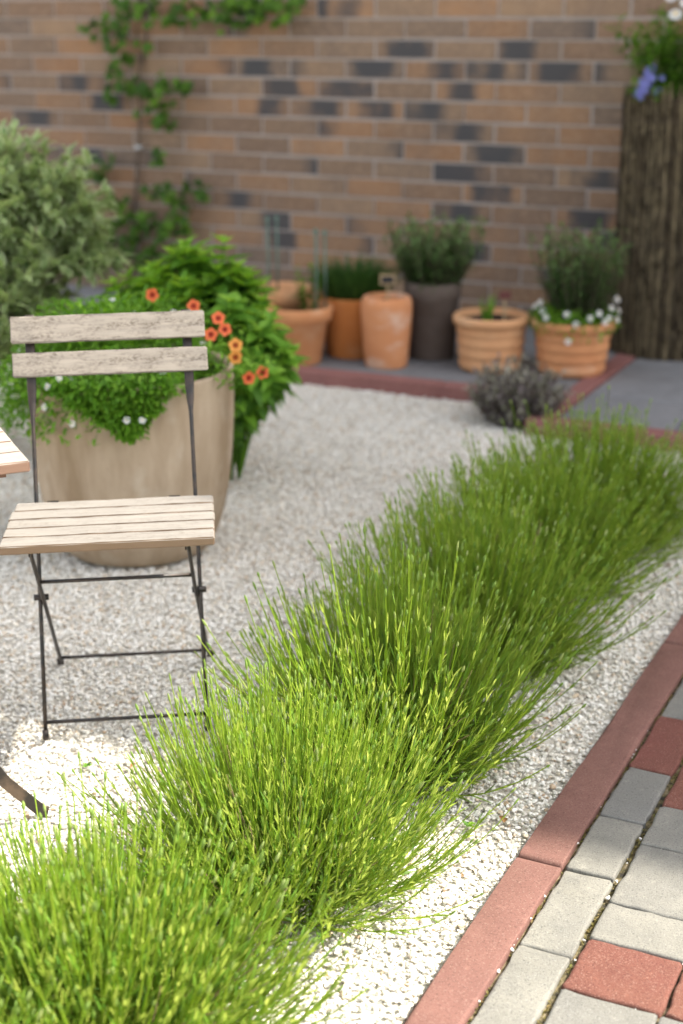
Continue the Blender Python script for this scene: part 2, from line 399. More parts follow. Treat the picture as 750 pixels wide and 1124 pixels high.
PZ = .006
def build_path():
    mb = MB()
    bed = [(-.6045, -1.5, -.0035), (3.4, -1.5, -.0035), (3.4, 4.698, -.0035), (-.6045, 4.698, -.0035)]
    tag(grow(obj('path_joint_bed', (lambda b: (b.add(bed, [(0, 1, 2, 3)]), b)[1])(MB()), M['jsand'])), kind='structure')
    G_ = .0022
    def pv(u0, u1, t0, t1, c):
        mi = 1 if c == 'r' else 0
        rnd = {'d': .9, 'l': .15, 'g': .45, 'r': random.uniform(.1, .9)}[c]
        paver(mb, u0 + G_, u1 - G_, t0 + G_*.6, t1 - G_*.6, PZ, -.03, min(1, max(0, rnd + random.uniform(-.15, .15))), mi)
    # first column beside the kerb, as laid
    c1 = [(.62, .80, 'g'), (.80, .94, 'r'), (.94, 1.16, 'l'), (1.16, 1.39, 'g'), (1.39, 1.64, 'g'), (1.64, 1.877, 'l'), (1.877, 2.111, 'l'), (2.111, 2.304, 'l'),
          (2.304, 2.502, 'd'), (2.502, 2.744, 'r'), (2.744, 2.95, 'g'), (2.95, 3.15, 'g'), (3.15, 3.36, 'r')]
    for t0, t1, c in c1: pv(-.598, -.513, t0, t1, c)
    c2 = [(1.00, 1.2, 'g', -.36), (1.2, 1.4, 'r', -.36), (1.4, 1.61, 'g', -.30), (1.61, 1.80, 'g', -.36), (1.80, 1.937, 'r', -.357), (1.937, 2.044, 'l', -.30),
          (2.044, 2.24, 'g', -.30), (2.24, 2.385, 'g', -.36), (2.385, 2.56, 'r', -.36), (2.56, 2.70, 'g', -.30), (2.70, 2.9, 'r', -.36)]
    for t0, t1, c, u1 in c2:
        pv(-.507, u1, t0, t1, c)
        u = u1
        while u < 1.6:
            w = random.choice((.105, .14, .14, .21))
            pv(u, u + w, t0, t1, random.choice('ggglldr')); u += w
    def fill(t, tend, ua):
        while t < tend - .05:
            h = random.choice((.105, .14, .14, .21)); h = min(h, tend - t); u = ua
            while u < 1.6:
                w = random.choice((.105, .14, .21)); pv(u, u + w, t, t + h, random.choice('ggglldr')); u += w
            t += h
    fill(2.9, 4.69, -.507); fill(.2, 1.0, -.507)
    t = 3.36
    while t < 4.5: pv(-.598, -.513, t, t + .2, random.choice('gldr')); t += .2
    tag(grow(obj('path', mb, [M['pav_grey'], M['pav_red']])), kind='structure')
    kb = MB()
    for t0 in [.108 + k for k in range(-1, 5)]:
        t1 = min(t0 + 1, 4.698)
        paver(kb, -.679, -.6025, t0 + .001, t1 - .001, .011, -.1, random.uniform(.2, .8), bev=.008, lvl=.12, jit=.0004, corner=.003, step=.04)
    tag(grow(obj('kerb', kb, M['kerb'])), kind='structure')
build_path()

def build_back():
    kb = MB()
    u = -7.
    while u < -1.56:
        u1 = min(u + 1, -1.556); paver(kb, u, u1 - .002, 5.035, 5.113, .048, -.1, random.uniform(.3, .8), bev=.008, lvl=.12, jit=.0004, corner=.003, step=.05); u += 1
    t = 4.70
    while t < 6.2: paver(kb, -1.553, -1.475, t, min(t + 1, 6.28) - .002, .048, -.1, random.uniform(.3, .8), bev=.008, lvl=.12, jit=.0004, corner=.003, step=.05); t += 1
    u = -1.473
    while u < 3.3: paver(kb, u, u + .998, 4.70, 4.778, .048, -.1, random.uniform(.3, .8), bev=.008, lvl=.12, jit=.0004, corner=.003, step=.05); u += 1
    tag(grow(obj('patio_kerb', kb, M['kerb_far'])), kind='structure')
    pb = MB()
    u = -7.
    while u < -1.56:
        t = 5.115
        while t < 6.25:
            u1 = min(u + .4, -1.556)
            paver(pb, u + .002, u1 - .002, t, min(t + .396, 6.298), .040, -.05, random.random(), bev=.004, jit=.0008, step=.06); t += .4
        u += .4
    u = -1.472; k = 0
    while u < 3.3:
        t = 4.781 - .2*(k % 2)
        while t < 6.25:
            paver(pb, u + .002, u + .398, max(t, 4.781), min(t + .396, 6.298), .040, -.05, random.random(), bev=.004, jit=.0008, step=.06); t += .4
        u += .4; k += 1
    tag(grow(obj('patio', pb, M['slate'])), kind='structure')
build_back()

# gravel: marble chips scattered with geometry nodes over the bed
def stone_mesh(i):
    bm = bmesh.new()
    sx, sy, sz = random.uniform(.8, 1.25), random.uniform(.7, 1.0), random.uniform(.5, .8)
    for _ in range(15):
        v = Vector((random.gauss(0, 1), random.gauss(0, 1), random.gauss(0, 1))).normalized()*random.uniform(.85, 1.05)
        bm.verts.new((v.x*sx, v.y*sy, v.z*sz))
    r = bmesh.ops.convex_hull(bm, input=bm.verts)
    bmesh.ops.delete(bm, geom=[e for e in r['geom_interior'] if isinstance(e, bmesh.types.BMVert)], context='VERTS')
    bmesh.ops.bevel(bm, geom=bm.edges[:], offset=.09, segments=1, affect='EDGES', clamp_overlap=True)
    me = bpy.data.meshes.new('chip'); bm.to_mesh(me); bm.free()
    me.materials.append(M['gravel']); return me
def build_gravel():
    src = bpy.data.collections.new('chip_shapes')
    for i in range(9):
        o = bpy.data.objects.new('chip', stone_mesh(i)); src.objects.link(o)
    b = MB()
    rects = [(-3.6, -.687, .9, 4.697), (-3.6, -1.556, 4.697, 5.033), (-5.4, -3.6, 2.2, 5.033)]
    for (u0, u1, t0, t1) in rects:
        nu, nt_ = max(1, int((u1-u0)/.12)), max(1, int((t1-t0)/.12))
        V = [(u0 + (u1-u0)*i/nu, t0 + (t1-t0)*j/nt_, -.0085 + .0015*math.sin(i*1.7 + j) + random.uniform(-.0015, .0015)) for j in range(nt_+1) for i in range(nu+1)]
        F = [(j*(nu+1)+i, j*(nu+1)+i+1, (j+1)*(nu+1)+i+1, (j+1)*(nu+1)+i) for j in range(nt_) for i in range(nu)]
        b.add(V, F)
    o = grow(obj('gravel', b, M['dust'])); tag(o, 'bed of white marble gravel chips between the kerb, the chair and the pots', 'gravel', kind='stuff')
    ng = bpy.data.node_groups.new('scatter_chips', 'GeometryNodeTree')
    ng.interface.new_socket('Geometry', in_out='INPUT', socket_type='NodeSocketGeometry')
    ng.interface.new_socket('Geometry', in_out='OUTPUT', socket_type='NodeSocketGeometry')
    N = NT(ng)
    gi = N.n('NodeGroupInput'); go = N.n('NodeGroupOutput'); jn = N.n('GeometryNodeJoinGeometry')
    N.l(gi.outputs[0], jn.inputs[0])
    for seed, dens, zo, smin, smax in ((3, 13500, .0, .0034, .0056), (11, 8000, .0045, .0027, .0068)):
        dp = N.n('GeometryNodeDistributePointsOnFaces'); dp.inputs['Density'].default_value = dens; dp.inputs['Seed'].default_value = seed
        N.l(gi.outputs[0], dp.inputs['Mesh'])
        sp = N.n('GeometryNodeSetPosition')
        rv0 = N.n('FunctionNodeRandomValue', data_type='FLOAT_VECTOR'); rv0.inputs[0].default_value = (0, 0, zo - .001); rv0.inputs[1].default_value = (0, 0, zo + .003); rv0.inputs['Seed'].default_value = seed + 5
        N.l(dp.outputs['Points'], sp.inputs['Geometry']); N.l(rv0.outputs[0], sp.inputs['Offset'])
        ci = N.n('GeometryNodeCollectionInfo'); ci.inputs['Collection'].default_value = src; ci.inputs['Separate Children'].default_value = True; ci.inputs['Reset Children'].default_value = True
        ip = N.n('GeometryNodeInstanceOnPoints'); ip.inputs['Pick Instance'].default_value = True
        rr = N.n('FunctionNodeRandomValue', data_type='FLOAT_VECTOR'); rr.inputs[0].default_value = (-.5, -.5, 0); rr.inputs[1].default_value = (.5, .5, 6.28); rr.inputs['Seed'].default_value = seed + 1
        rs = N.n('FunctionNodeRandomValue', data_type='FLOAT'); rs.inputs[2].default_value = smin; rs.inputs[3].default_value = smax; rs.inputs['Seed'].default_value = seed + 2
        N.l(sp.outputs[0], ip.inputs['Points']); N.l(ci.outputs[0], ip.inputs['Instance']); N.l(rr.outputs[0], ip.inputs['Rotation']); N.l(rs.outputs[1], ip.inputs['Scale'])
        N.l(ip.outputs[0], jn.inputs[0])
    N.l(jn.outputs[0], go.inputs[0])
    md = o.modifiers.new('scatter', 'NODES'); md.node_group = ng
    return src
CHIPS = build_gravel()

# loose white chips caught in the paver joints
def joint_pebbles():
    mb = MB(); ch = [o.data for o in CHIPS.objects]
    spots = [(-.603, t) for t in (1.72, 1.80, 1.86, 1.95, 2.02, 2.20, 2.56, 2.58)] + [(-.51, t) for t in (2.112, 2.06, 2.26, 1.93, 1.70)]
    for _ in range(26): spots.append((random.choice((-.602, -.604, -.51)) + random.uniform(-.003, .003), random.uniform(1.5, 3.4)))
    for _ in range(16): spots.append((random.uniform(-.5, .1), random.choice((1.937, 2.044, 1.80, 2.24)) + random.uniform(-.003, .003)))
    for k, (u, t) in enumerate(spots):
        me = random.choice(ch); s = random.uniform(.0032, .0055) if k < 13 else random.uniform(.0014, .0030)
        rot = Matrix.Rotation(random.uniform(0, 6.28), 3, 'Z')
        V = [tuple(rot @ v.co*s + Vector((u, t, .003))) for v in me.vertices]
        mb.add(V, [tuple(p.vertices) for p in me.polygons], smooth=False)
    tag(grow(obj('pebbles', mb, plainmat('white_pebble', (.74, .71, .66), .8, noise=.2))), 'scattered white pebbles caught in the joints of the paved path', 'pebbles', kind='stuff')
    ms = MB(); n = 1500
    uu = np.concatenate([RNG.choice([-.602, -.51], n) + RNG.normal(0, .0022, n)]); tt = RNG.uniform(1.5, 3.3, n)
    keep = (np.sin(tt*23) + np.sin(tt*51 + 1) + RNG.normal(0, .6, n)) > .1
    uu, tt = uu[keep], tt[keep]; n = len(uu)
    D = sph(n, .2, 1)
    ms.leaves(np.stack([uu, tt, np.full(n, -.003)], 1), D, RNG.uniform(.005, .011, n), .003, prof=(.6, 1, .2))
    tag(grow(obj('moss', ms, leafmat('joint_moss', [(0, (.12, .10, .03)), (.5, (.20, .17, .05)), (.8, (.28, .20, .08)), (1, (.16, .18, .04))], .2))), 'dry olive moss growing along the joints beside the red kerb', 'moss', kind='stuff')
joint_pebbles()

# ------------------------------------------------------------------ house with its brick wall
WT = 6.30; CH = .0865; PIT = .285; Z0 = .0425
def build_house():
    root = thing('brick_house', 'house wall of tan and brown bricks with scattered dark slate ones', 'house', (*UT(-2.3, WT), 0), -A)
    U0, U1 = -8.0, 12.0; eave = 7.84; off = -2.3
    dark = [(-3.422,1.149),(-3.354,.965),(-3.097,.967),(-3.282,1.055),(-4.254,.978),(-4.709,.899),(-4.434,1.069),(-4.349,.725),(-3.362,.454),(-3.547,.538),(-3.118,1.38),(-3.442,1.36),(-3.339,.37),
            (-2.644,1.223),(-2.184,1.215),(-2.862,1.136),(-2.493,1.133),(-2.283,1.132),(-1.999,1.132),(-2.951,1.049),(-2.427,1.039),(-2.86,.96),(-2.574,.959),(-2.401,.879),(-2.293,.789),(-2.482,.7),
            (-1.778,.702),(-2.308,.617),(-2.413,.532),(-1.817,.536),(-1.731,.433),(-2.343,.347),(-2.1,.30),(-1.95,.22)]
    mb = MB(); rnd = random.Random(5)
    rows = int((eave - Z0)/CH)
    dk = {}
    for (u, z) in dark:
        k = int((z - Z0)//CH); s = (k - 15) % 2*.5
        i = math.floor((u + 2.269)/PIT - s); dk[(k, i)] = ((u + 2.269)/PIT - s - i)
    for k in range(-2, rows):
        s = (k - 15) % 2*.5
        for i in range(-21, 52):
            ua = -2.269 + (i + s)*PIT + .006; ub = ua + PIT - .012
            if ua < U0 or ub > U1: continue
            za = Z0 + k*CH + .006; zb = za + CH - .012
            j = lambda: rnd.uniform(-.002, .002)
            r = rnd.random()
            c = (k, i)
            # darkness along the brick: 5 columns of vertices, so that burnt ends fade into the body
            if c in dk:
                f = dk[c]; prof = [max(0, 1.05 - abs(q/4 - f)*(.7 if rnd.random() < .35 else 1.9)) for q in range(5)]
            else:
                x = rnd.random(); visible = -5.2 < ua < -1.2 and z_ok(za)
                if x < (0 if visible else .11): prof = [1]*5
                elif x < .10: prof = [.8, .5, .2, 0, 0][::rnd.choice((1, -1))]
                else: prof = [0]*5
            y0, y1 = rnd.uniform(-.0055, -.003), .03
            V = []; E = []
            us = [ua + (ub - ua)*q/4 for q in range(5)]
            ja, jb, jl, jr = j(), j(), j(), j()
            us[0] += jl; us[4] += jr
            for q in range(5):
                for (zz, yy) in ((za + ja, y1), (za + ja, y0), (zb + jb, y0), (zb + jb, y1)): V.append((us[q] - off, yy, zz)); E.append(prof[q])
            F = [(q*4 + e, (q+1)*4 + e, (q+1)*4 + e + 1, q*4 + e + 1) for q in range(4) for e in range(3)]
            F += [(0, 1, 2, 3), (19, 18, 17, 16)]
            mb.add(V, F, rnd=r, edge=np.array(E), smooth=False)
    obj('brick_face', mb, M['brick'], root)
    w = MB(); w.box(((U0 + U1)/2 - off, .15, eave/2 - .05), (U1 - U0 + .02, .30, eave + .1)); obj('wall', w, M['mortar'], root)
    rf = MB()
    L = U1 - U0 + .6; cx = (U0 + U1)/2 - off
    y0, z0, y1, z1 = -.28, 7.80, 3.6, 7.80 + 3.88*math.tan(R(30))
    V = [(cx - L/2, y0, z0), (cx + L/2, y0, z0), (cx + L/2, y1, z1), (cx - L/2, y1, z1), (cx - L/2, y0, z0 + .10), (cx + L/2, y0, z0 + .10), (cx + L/2, y1, z1 + .12), (cx - L/2, y1, z1 + .12)]
    rf.add(V, [(0, 3, 2, 1), (4, 5, 6, 7), (0, 1, 5, 4), (1, 2, 6, 5), (2, 3, 7, 6), (3, 0, 4, 7)], smooth=False)
    obj('roof', rf, M['rooftile'], root)
    gt = MB(); gt.tube([(cx - L/2, y0 - .06, z0 + .01), (cx + L/2, y0 - .06, z0 + .01)], .06, 12); obj('gutter', gt, M['gutter'], root)
def z_ok(z): return z < 1.45
build_house()

# ------------------------------------------------------------------ folding chair
def rodmesh(P, r, seg=10): b = MB(); b.tube(P, r, seg); return b
def plank(lx, ly, lz, bev=.0018, seed=0):
    """a slat centred on its origin, long in x, softly worn"""
    rn = random.Random(seed); bm = bmesh.new(); bmesh.ops.create_cube(bm, size=1)
    for v in bm.verts: v.co = Vector((v.co.x*lx, v.co.y*ly, v.co.z*lz))
    bmesh.ops.subdivide_edges(bm, edges=[e for e in bm.edges if abs(e.verts[0].co.x - e.verts[1].co.x) > lx*.5], cuts=14)
    bmesh.ops.bevel(bm, geom=[e for e in bm.edges if len(e.link_faces) == 2 and e.calc_face_angle() > .5], offset=bev, segments=2, affect='EDGES')
    for v in bm.verts: v.co += Vector((rn.gauss(0, .0002), rn.gauss(0, .0003), rn.gauss(0, .0003)))
    V = [tuple(v.co) for v in bm.verts]; bm.verts.index_update(); F = [tuple(x.index for x in f.verts) for f in bm.faces]; bm.free()
    return np.array(V), F
def build_chair():
    root = thing('folding_chair', 'weathered wooden slat folding chair with thin black iron legs on white gravel', 'chair', (-.4215, 2.652, .002), R(4.2))
    root.rotation_euler = (0, R(-1.2), R(4.8))
    lean = .262/.79
    def up(z): return z*lean
    st = MB()
    for k in range(5):
        V, F = plank(.384 - (.004 if k == 4 else 0), .0475, .016, .002, k)
        y = -.135 + .024 + k*.0512
        st.add(V + np.array([random.uniform(-.001, .001), y, .442 + random.uniform(-.0006, .0006)]), F, smooth=False)
    seat = obj('seat', st, M['wood_seat'], root)
    for sx in (-.150, .150):
        rl = MB(); rl.tube([(sx*.93, -.125, .4325), (sx*.93, .115, .4325)], [[.008, .0015]]*2, 4, flat=((1, 0, 0),)); obj('seat_rail', rl, M['iron'], root)
    for k, (z, h, w) in enumerate(((.764, .052, .385), (.699, .047, .387))):
        V, F = plank(w - .008, .014, h, .002, 20 + k)
        b = MB(); b.add(V, F, smooth=False)
        obj('backrest_slat', b, M['wood_back'], root, (0 + .002*k, up(z) - .011, z), (-math.atan(lean), 0, 0))
    for sx in (-1, 1):
        # upright: rod from the front foot, flattened to a strap behind the slats
        zs = [0, .15, .3, .45, .575, .60, .625, .65, .70, .79]
        ra = [.0042]*5 + [.0046, .0078, .0095, .0098, .0098]; rb = [.0042]*5 + [.0038, .0026, .002, .002, .002]
        P = [(sx*(.158 - .005*z/.79), up(z), z) for z in zs]
        b = MB(); b.tube(P, np.stack([ra, rb], 1), 10, flat=((0, 1, 0),)); f = obj('front_leg', b, M['iron'], root)
        b = MB(); b.lathe([(0, .02), (.0062, .02), (.0066, .004), (.005, 0), (0, 0)], 10, c=(sx*.158, 0, 0)); obj('foot_cap', b, M['iron'], f)
    for sx in (-1, 1):
        P = [(sx*.142, -.100, .434), (sx*.1435, -.070, .405), (sx*.147, .05, .287), (sx*.16, .35, .012), (sx*.1625, .363, .004), (sx*(.172), .372, .004)]
        if sx < 0: P = P[:-1]
        b = MB(); b.tube(P, np.stack([[.0052]*len(P), [.0040]*len(P)], 1), 8, flat=((1, 0, 0),)); f = obj('rear_leg', b, M['iron'], root)
        b = MB(); b.box((sx*.163, .363, .006), (.014, .010, .012)); obj('foot_cap', b, M['iron'], f)
        b = MB(); zc = .265; b.tube([(sx*.140, up(zc), zc), (sx*.168, up(zc), zc)], .0062, 8); obj('pivot_bolt', b, M['iron'], root)
    for name, P in (('rear_crossbar', [(-.147, .012, .325), (.147, .012, .325)]), ('rear_crossbar', [(-.1595, .335, .027), (.1595, .335, .027)]), ('front_crossbar', [(-.158, up(.032), .032), (.158, up(.032), .032)])):
        obj(name, rodmesh(P, .0038), M['iron'], root)
    for sx in (-.12, .115): b = MB(); b.box((sx, .124, .4455), (.022, .004, .009)); obj('hinge_plate', b, M['iron'], root)
build_chair()

# ------------------------------------------------------------------ garden table (its corner and one foot reach into the picture)
def build_table():
    cx, cy = -.468 - .275*(.4 + .9165), 2.151 + .275*(.9165 - .4)
    root = thing('garden_table', 'square pale wooden table corner with curved rusty iron leg at left edge', 'table', (cx, cy, 0), R(23.6))
    b = MB()
    for k in range(9):
        V, F = plank(.55, .0585, .017, .0018, 50 + k); b.add(V + np.array([random.uniform(-.0005, .0005), -.275 + .0293 + k*.0614, .7015]), F, smooth=False)
    obj('tabletop', b, mat_wood('bleached_wood', (.33, .295, .25), (.28, .245, .21), (.14, .11, .085), .5, 0, .58, (.24, .145, .10)), root)
    b = MB()
    for y in (-.20, .2): b.box((0, y, .682), (.5, .03, .022))
    for x in (-.235, .215): b.box((x, 0, .682), (.02, .37, .02))
    obj('apron', b, M['wood_dark'], root)
    for sy, w in ((-.072, 1), (.225, .84)):
        for sx in (-w, w):
            P = [(sx*.306, sy, .0035), (sx*.297, sy, .006), (sx*.268, sy, .040), (sx*.236, sy, .078), (sx*.208, sy, .125), (sx*.14, sy, .25), (sx*.02, sy + .008*sx, .42), (-sx*.14, sy + .008*sx, .56), (-sx*.225, sy + .008*sx, .675)]
            t = MB(); t.tube(P, [[.0028, .0105]]*len(P), 4, flat=((sx*.6, 0, .8),), smooth=False)
            obj('leg', t, M['rust_iron'], root)
    t = MB(); t.tube([(0.02, -.072, .425), (.02, .225, .425)], .005, 8); obj('crossbar', t, M['rust_iron'], root)
build_table()

# ------------------------------------------------------------------ lavender row
def lavender_meshes(seed, n_shoot=430, hscale=1., leafy=1.):
    global RNG
    RNG = np.random.default_rng(seed)
    N = n_shoot
    az = RNG.uniform(0, 2*PI, N); q = RNG.random(N)**.62
    tilt = R(56)*q + RNG.normal(0, R(6), N); tilt = np.clip(tilt, 0, R(84))
    L = hscale*(.345 - .075*q + RNG.normal(0, .035, N)); L = np.clip(L, .14, .45)
    b0 = np.stack([.15*q*np.cos(az) + RNG.normal(0, .025, N), .15*q*np.sin(az) + RNG.normal(0, .025, N), np.full(N, .0)], 1)
    # path: starts near its tilt and bends upward
    K = 8; P = np.zeros((N, K, 3)); P[:, 0] = b0
    az2 = az + RNG.normal(0, .35, N)
    flower = RNG.random(N) < .52; L = np.where(flower, L*1.10, L*.96)
    for k in range(1, K):
        f = (k - .5)/(K - 1)
        th = tilt*(1.15 - .50*f) + np.maximum(q - .74, 0)*R(48)*(1 - .35*f)
        d = np.stack([np.sin(th)*np.cos(az2), np.sin(th)*np.sin(az2), np.cos(th)], 1)
        d += RNG.normal(0, .035, (N, 3)); d /= np.linalg.norm(d, axis=1, keepdims=True)
        P[:, k] = P[:, k-1] + d*(L/(K-1))[:, None]
    P[:, :, 2] = np.maximum(P[:, :, 2], .004 + .01*np.arange(K)/K)
    def at(i, f):
        x = f*(K - 1); k = np.minimum(x.astype(int), K - 2); w = (x - k)[:, None]
        p = P[i, k]*(1 - w) + P[i, k+1]*w; d = P[i, k+1] - P[i, k]
        return p, d/np.linalg.norm(d, axis=1, keepdims=True)
    stem = MB(); stem.tubes(P, np.linspace(.0018, .0012, K), 3, rnd=RNG.random(N))
    leaf = MB()
    # opposite narrow leaves up each shoot
    for f0 in np.linspace(.12, .97, 10):
        f = f0 + RNG.normal(0, .02, N)
        keep = np.where((~flower | (f < .60)) & (f < 1.0) & (RNG.random(N) < leafy))[0]
        f = np.clip(f[keep], .02, .985); p, d = at(keep, f)
        sp = RNG.uniform(0, 2*PI, len(keep))
        _, S, Mv = frames(d)
        for side in (0, PI):
            o = S*np.cos(sp + side)[:, None] + Mv*np.sin(sp + side)[:, None]
            ang = RNG.uniform(.12, .52, len(keep))[:, None]*(1.25 - .6*f[:, None])
            dd = d*np.cos(ang) + o*np.sin(ang)
            ll = RNG.uniform(.030, .052, len(keep))*(1.12 - .45*f)
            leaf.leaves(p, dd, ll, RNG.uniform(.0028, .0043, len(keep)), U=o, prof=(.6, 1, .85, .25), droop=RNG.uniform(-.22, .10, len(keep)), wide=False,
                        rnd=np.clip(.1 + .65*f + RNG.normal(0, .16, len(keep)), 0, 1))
    # leaf pair and little head at the top of the shoot
    tips = np.arange(N); p, d = at(tips[flower], np.full(flower.sum(), .995))
    n = len(p)
    f0_ = len(stem.f); stem.buds(p, d, RNG.uniform(.010, .020, n), RNG.uniform(.0019, .0031, n))
    stem.m[f0_:] = [1]*(len(stem.f) - f0_)
    p2, d2 = at(tips[flower], np.full(n, .80)); _, S, Mv = frames(d2)
    sp = RNG.uniform(0, 2*PI, n)
    for side in (0, PI):
        o = S*np.cos(sp + side)[:, None] + Mv*np.sin(sp + side)[:, None]
        leaf.leaves(p2, d2*.9 + o*.42, RNG.uniform(.014, .026, n), .0024, U=o, prof=(.6, 1, .7, .1), droop=-.1, wide=False, rnd=RNG.uniform(.5, 1, n))
    # low dense grey-green cushion
    n = 2600; c = sph(n, 0, 1); r = RNG.uniform(.3, 1, n)[:, None]**.6
    pp = c*r*np.array([.25, .25, .19])*hscale + np.array([0, 0, .004])
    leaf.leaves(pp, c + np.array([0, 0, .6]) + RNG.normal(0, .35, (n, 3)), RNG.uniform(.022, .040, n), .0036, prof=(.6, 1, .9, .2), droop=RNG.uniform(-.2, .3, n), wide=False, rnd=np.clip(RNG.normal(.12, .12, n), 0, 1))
    wood = MB(); n = 26; a = RNG.uniform(0, 2*PI, n)
    Q = np.stack([np.stack([(.02 + .10*f)*np.cos(a), (.02 + .10*f)*np.sin(a), np.full(n, -.01 + .07*f)], 1) for f in np.linspace(0, 1, 4)], 1)
    wood.tubes(Q, np.linspace(.005, .003, 4), 5)
    n = 34; a = RNG.uniform(0, 2*PI, n); t = RNG.uniform(.2, 1.1, n); ll = hscale*RNG.uniform(.16, .33, n); b = RNG.uniform(.03, .13, n)
    Q = np.stack([np.stack([b*np.cos(a) + f*ll*np.sin(t)*np.cos(a), b*np.sin(a) + f*ll*np.sin(t)*np.sin(a), .005 + f*ll*np.cos(t)], 1) for f in (0, .35, .7, 1)], 1) + RNG.normal(0, .004, (n, 4, 3))
    dry = MB(); dry.tubes(Q, np.linspace(.0014, .0009, 4), 3, rnd=RNG.random(n))
    return leaf.mesh('leaves'), stem.mesh('stems'), wood.mesh('woody_base'), dry.mesh('dry_stalks')
LAV = [lavender_meshes(101, 700, .98), lavender_meshes(102, 700, .98), lavender_meshes(103, 800, .78), lavender_meshes(104, 660, .98), lavender_meshes(105, 740, .96)]
lav_row = [  # u, t, variant, scale, spin, label
    (-1.10, 1.00, 2, (.95, .95), .4, 'lavender bush nearest the camera, cut off by the lower left corner'),
    (-1.05, 1.40, 2, (1.02, 1.0), 2.1, 'low dense sunlit lavender clump filling the bottom left of the row'),
    (-1.00, 1.87, 0, (.79, .94), 0.0, 'bright yellow-green lavender bush with pale buds beside the chair foot'),
    (-1.02, 2.36, 1, (.86, 1.04), 1.0, 'half shaded lavender bush leaning over gravel toward the kerb, third from the front'),
    (-1.06, 2.88, 3, (.90, 1.02), 2.6, 'deep green shaded lavender bush in the middle of the row'),
    (-1.08, 3.36, 4, (.92, .93), 4.0, 'dark green lavender bush, second from the far end of its row'),
    (-1.05, 3.82, 0, (.98, .88), 5.1, 'last lavender bush at the far end of the row by the grey patio'),
]
for (u, t, v, s, spin, lab) in lav_row:
    r = thing('lavender_plant', lab, 'lavender', (*UT(u, t), -.004), spin, 'lavender plants in a row along the kerb'); r.scale = (s[0], s[0], s[1])
    lf, sm, wd, dr = LAV[v]
    obj('leaves', lf, None, r); obj('stems', sm, None, r); obj('woody_base', wd, None, r); obj('dry_stalks', dr, None, r)
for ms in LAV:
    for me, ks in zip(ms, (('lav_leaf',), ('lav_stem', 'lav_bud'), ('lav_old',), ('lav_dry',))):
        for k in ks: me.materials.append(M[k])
RNG = np.random.default_rng(9)

# ------------------------------------------------------------------ pots
def pot(name, label, cat, loc, prof, wall, soil_z, mat, group=None, wob=.004, rim=None):
    """turned vessel: outer profile bottom to top, an inner wall, a soil disc"""
    root = thing(name, label, cat, loc, random.uniform(0, 6), group)
    rt, zt = prof[-1]
    inner = [(rt - wall*.3, zt + .002), (rt - wall, zt - .004), (max(.03, rt - wall*1.3), soil_z - .02)]
    b = MB(); b.lathe([(.001, 0)] + prof + inner, 56, wob); obj('pot_body' if 'pot' in name else 'bowl_body' if 'bowl' in name else 'planter_body', b, mat, root)
    s = MB(); s.disc(rt - wall*1.15, soil_z, 40, bump=.004); obj('soil', s, M['soil'], root)
    return root
def smooth_prof(pts, n=6):
    out = []
    for i in range(len(pts) - 1):
        p0 = pts[max(i-1, 0)]; p1 = pts[i]; p2 = pts[i+1]; p3 = pts[min(i+2, len(pts)-1)]
        for k in range(n):
            t = k/n
            out.append(tuple(.5*((2*b) + (-a + c)*t + (2*a - 5*b + 4*c - d)*t*t + (-a + 3*b - 3*c + d)*t**3) for a, b, c, d in zip(p0, p1, p2, p3)))
    return out + [pts[-1]]
PB = .040
# the big planter behind the chair
PX, PY = -.545, 3.775
big = pot('round_planter', 'large round taupe stoneware planter standing on gravel behind the chair', 'planter', (PX, PY, -.002),
    smooth_prof([(.14, .0), (.185, .006), (.215, .05), (.243, .15), (.259, .27), (.266, .40), (.267, .475), (.265, .492)]), .022, .46, M['planter'], wob=.003)
# pots along the wall
GRP = 'clay pots along the brick wall'
potB = pot('terracotta_pot', 'pale terracotta pot half hidden behind bush, holding the green stakes', 'pot', (-.235, 6.018, PB), [(.08, 0), (.086, .006), (.105, .21), (.118, .215), (.121, .265), (.118, .27)], .014, .23, M['terra_pale'], GRP)
potA = pot('terracotta_pot', 'tapered terracotta pot peeking out to the right of the leafy bush', 'pot', (-.171, 5.835, PB), [(.085, 0), (.09, .006), (.118, .17), (.134, .176), (.138, .222), (.135, .227)], .014, .19, M['terra'], GRP)
chp = pot('terracotta_pot', 'dark orange terracotta pot planted with grassy chives', 'pot', (.048, 5.985, PB), smooth_prof([(.10, 0), (.109, .008), (.122, .10), (.130, .19), (.135, .235), (.133, .241)]), .014, .215, M['terra_dark'], GRP)
tall = pot('terracotta_pot', 'tall smooth terracotta pot with white lime bloom and small black tag', 'pot', (.176, 5.775, PB), smooth_prof([(.072, 0), (.083, .008), (.092, .10), (.099, .20), (.100, .245), (.094, .268), (.090, .274)]), .013, .25, M['terra_bloom'], GRP)
gry = pot('clay_pot', 'grey brown clay pot with rosemary, standing between terracotta pots', 'pot', (.364, 5.935, PB), [(.088, 0), (.094, .008), (.106, .24), (.113, .245), (.115, .300), (.111, .307)], .013, .285, M['clay_grey'], GRP)
def ribbed(rb, rt, h, n=4):
    p = [(rb - .012, 0), (rb, .007)]
    for i in range(n):
        for k in range(7):
            f = (i + k/7)/n; r = rb + (rt - .014 - rb)*f**.72
            p.append((r + .0055*math.sin(PI*k/7), .007 + (h - .045)*f))
    p += [(rt - .006, h - .035), (rt + .003, h - .032), (rt + .005, h - .006), (rt, h)]
    return p
bowl1 = pot('terracotta_bowl', 'ribbed terracotta bowl with bare soil and a few seedlings', 'bowl', (.579, 5.712, PB), ribbed(.115, .144, .215), .015, .19, M['terra_pale'], GRP)
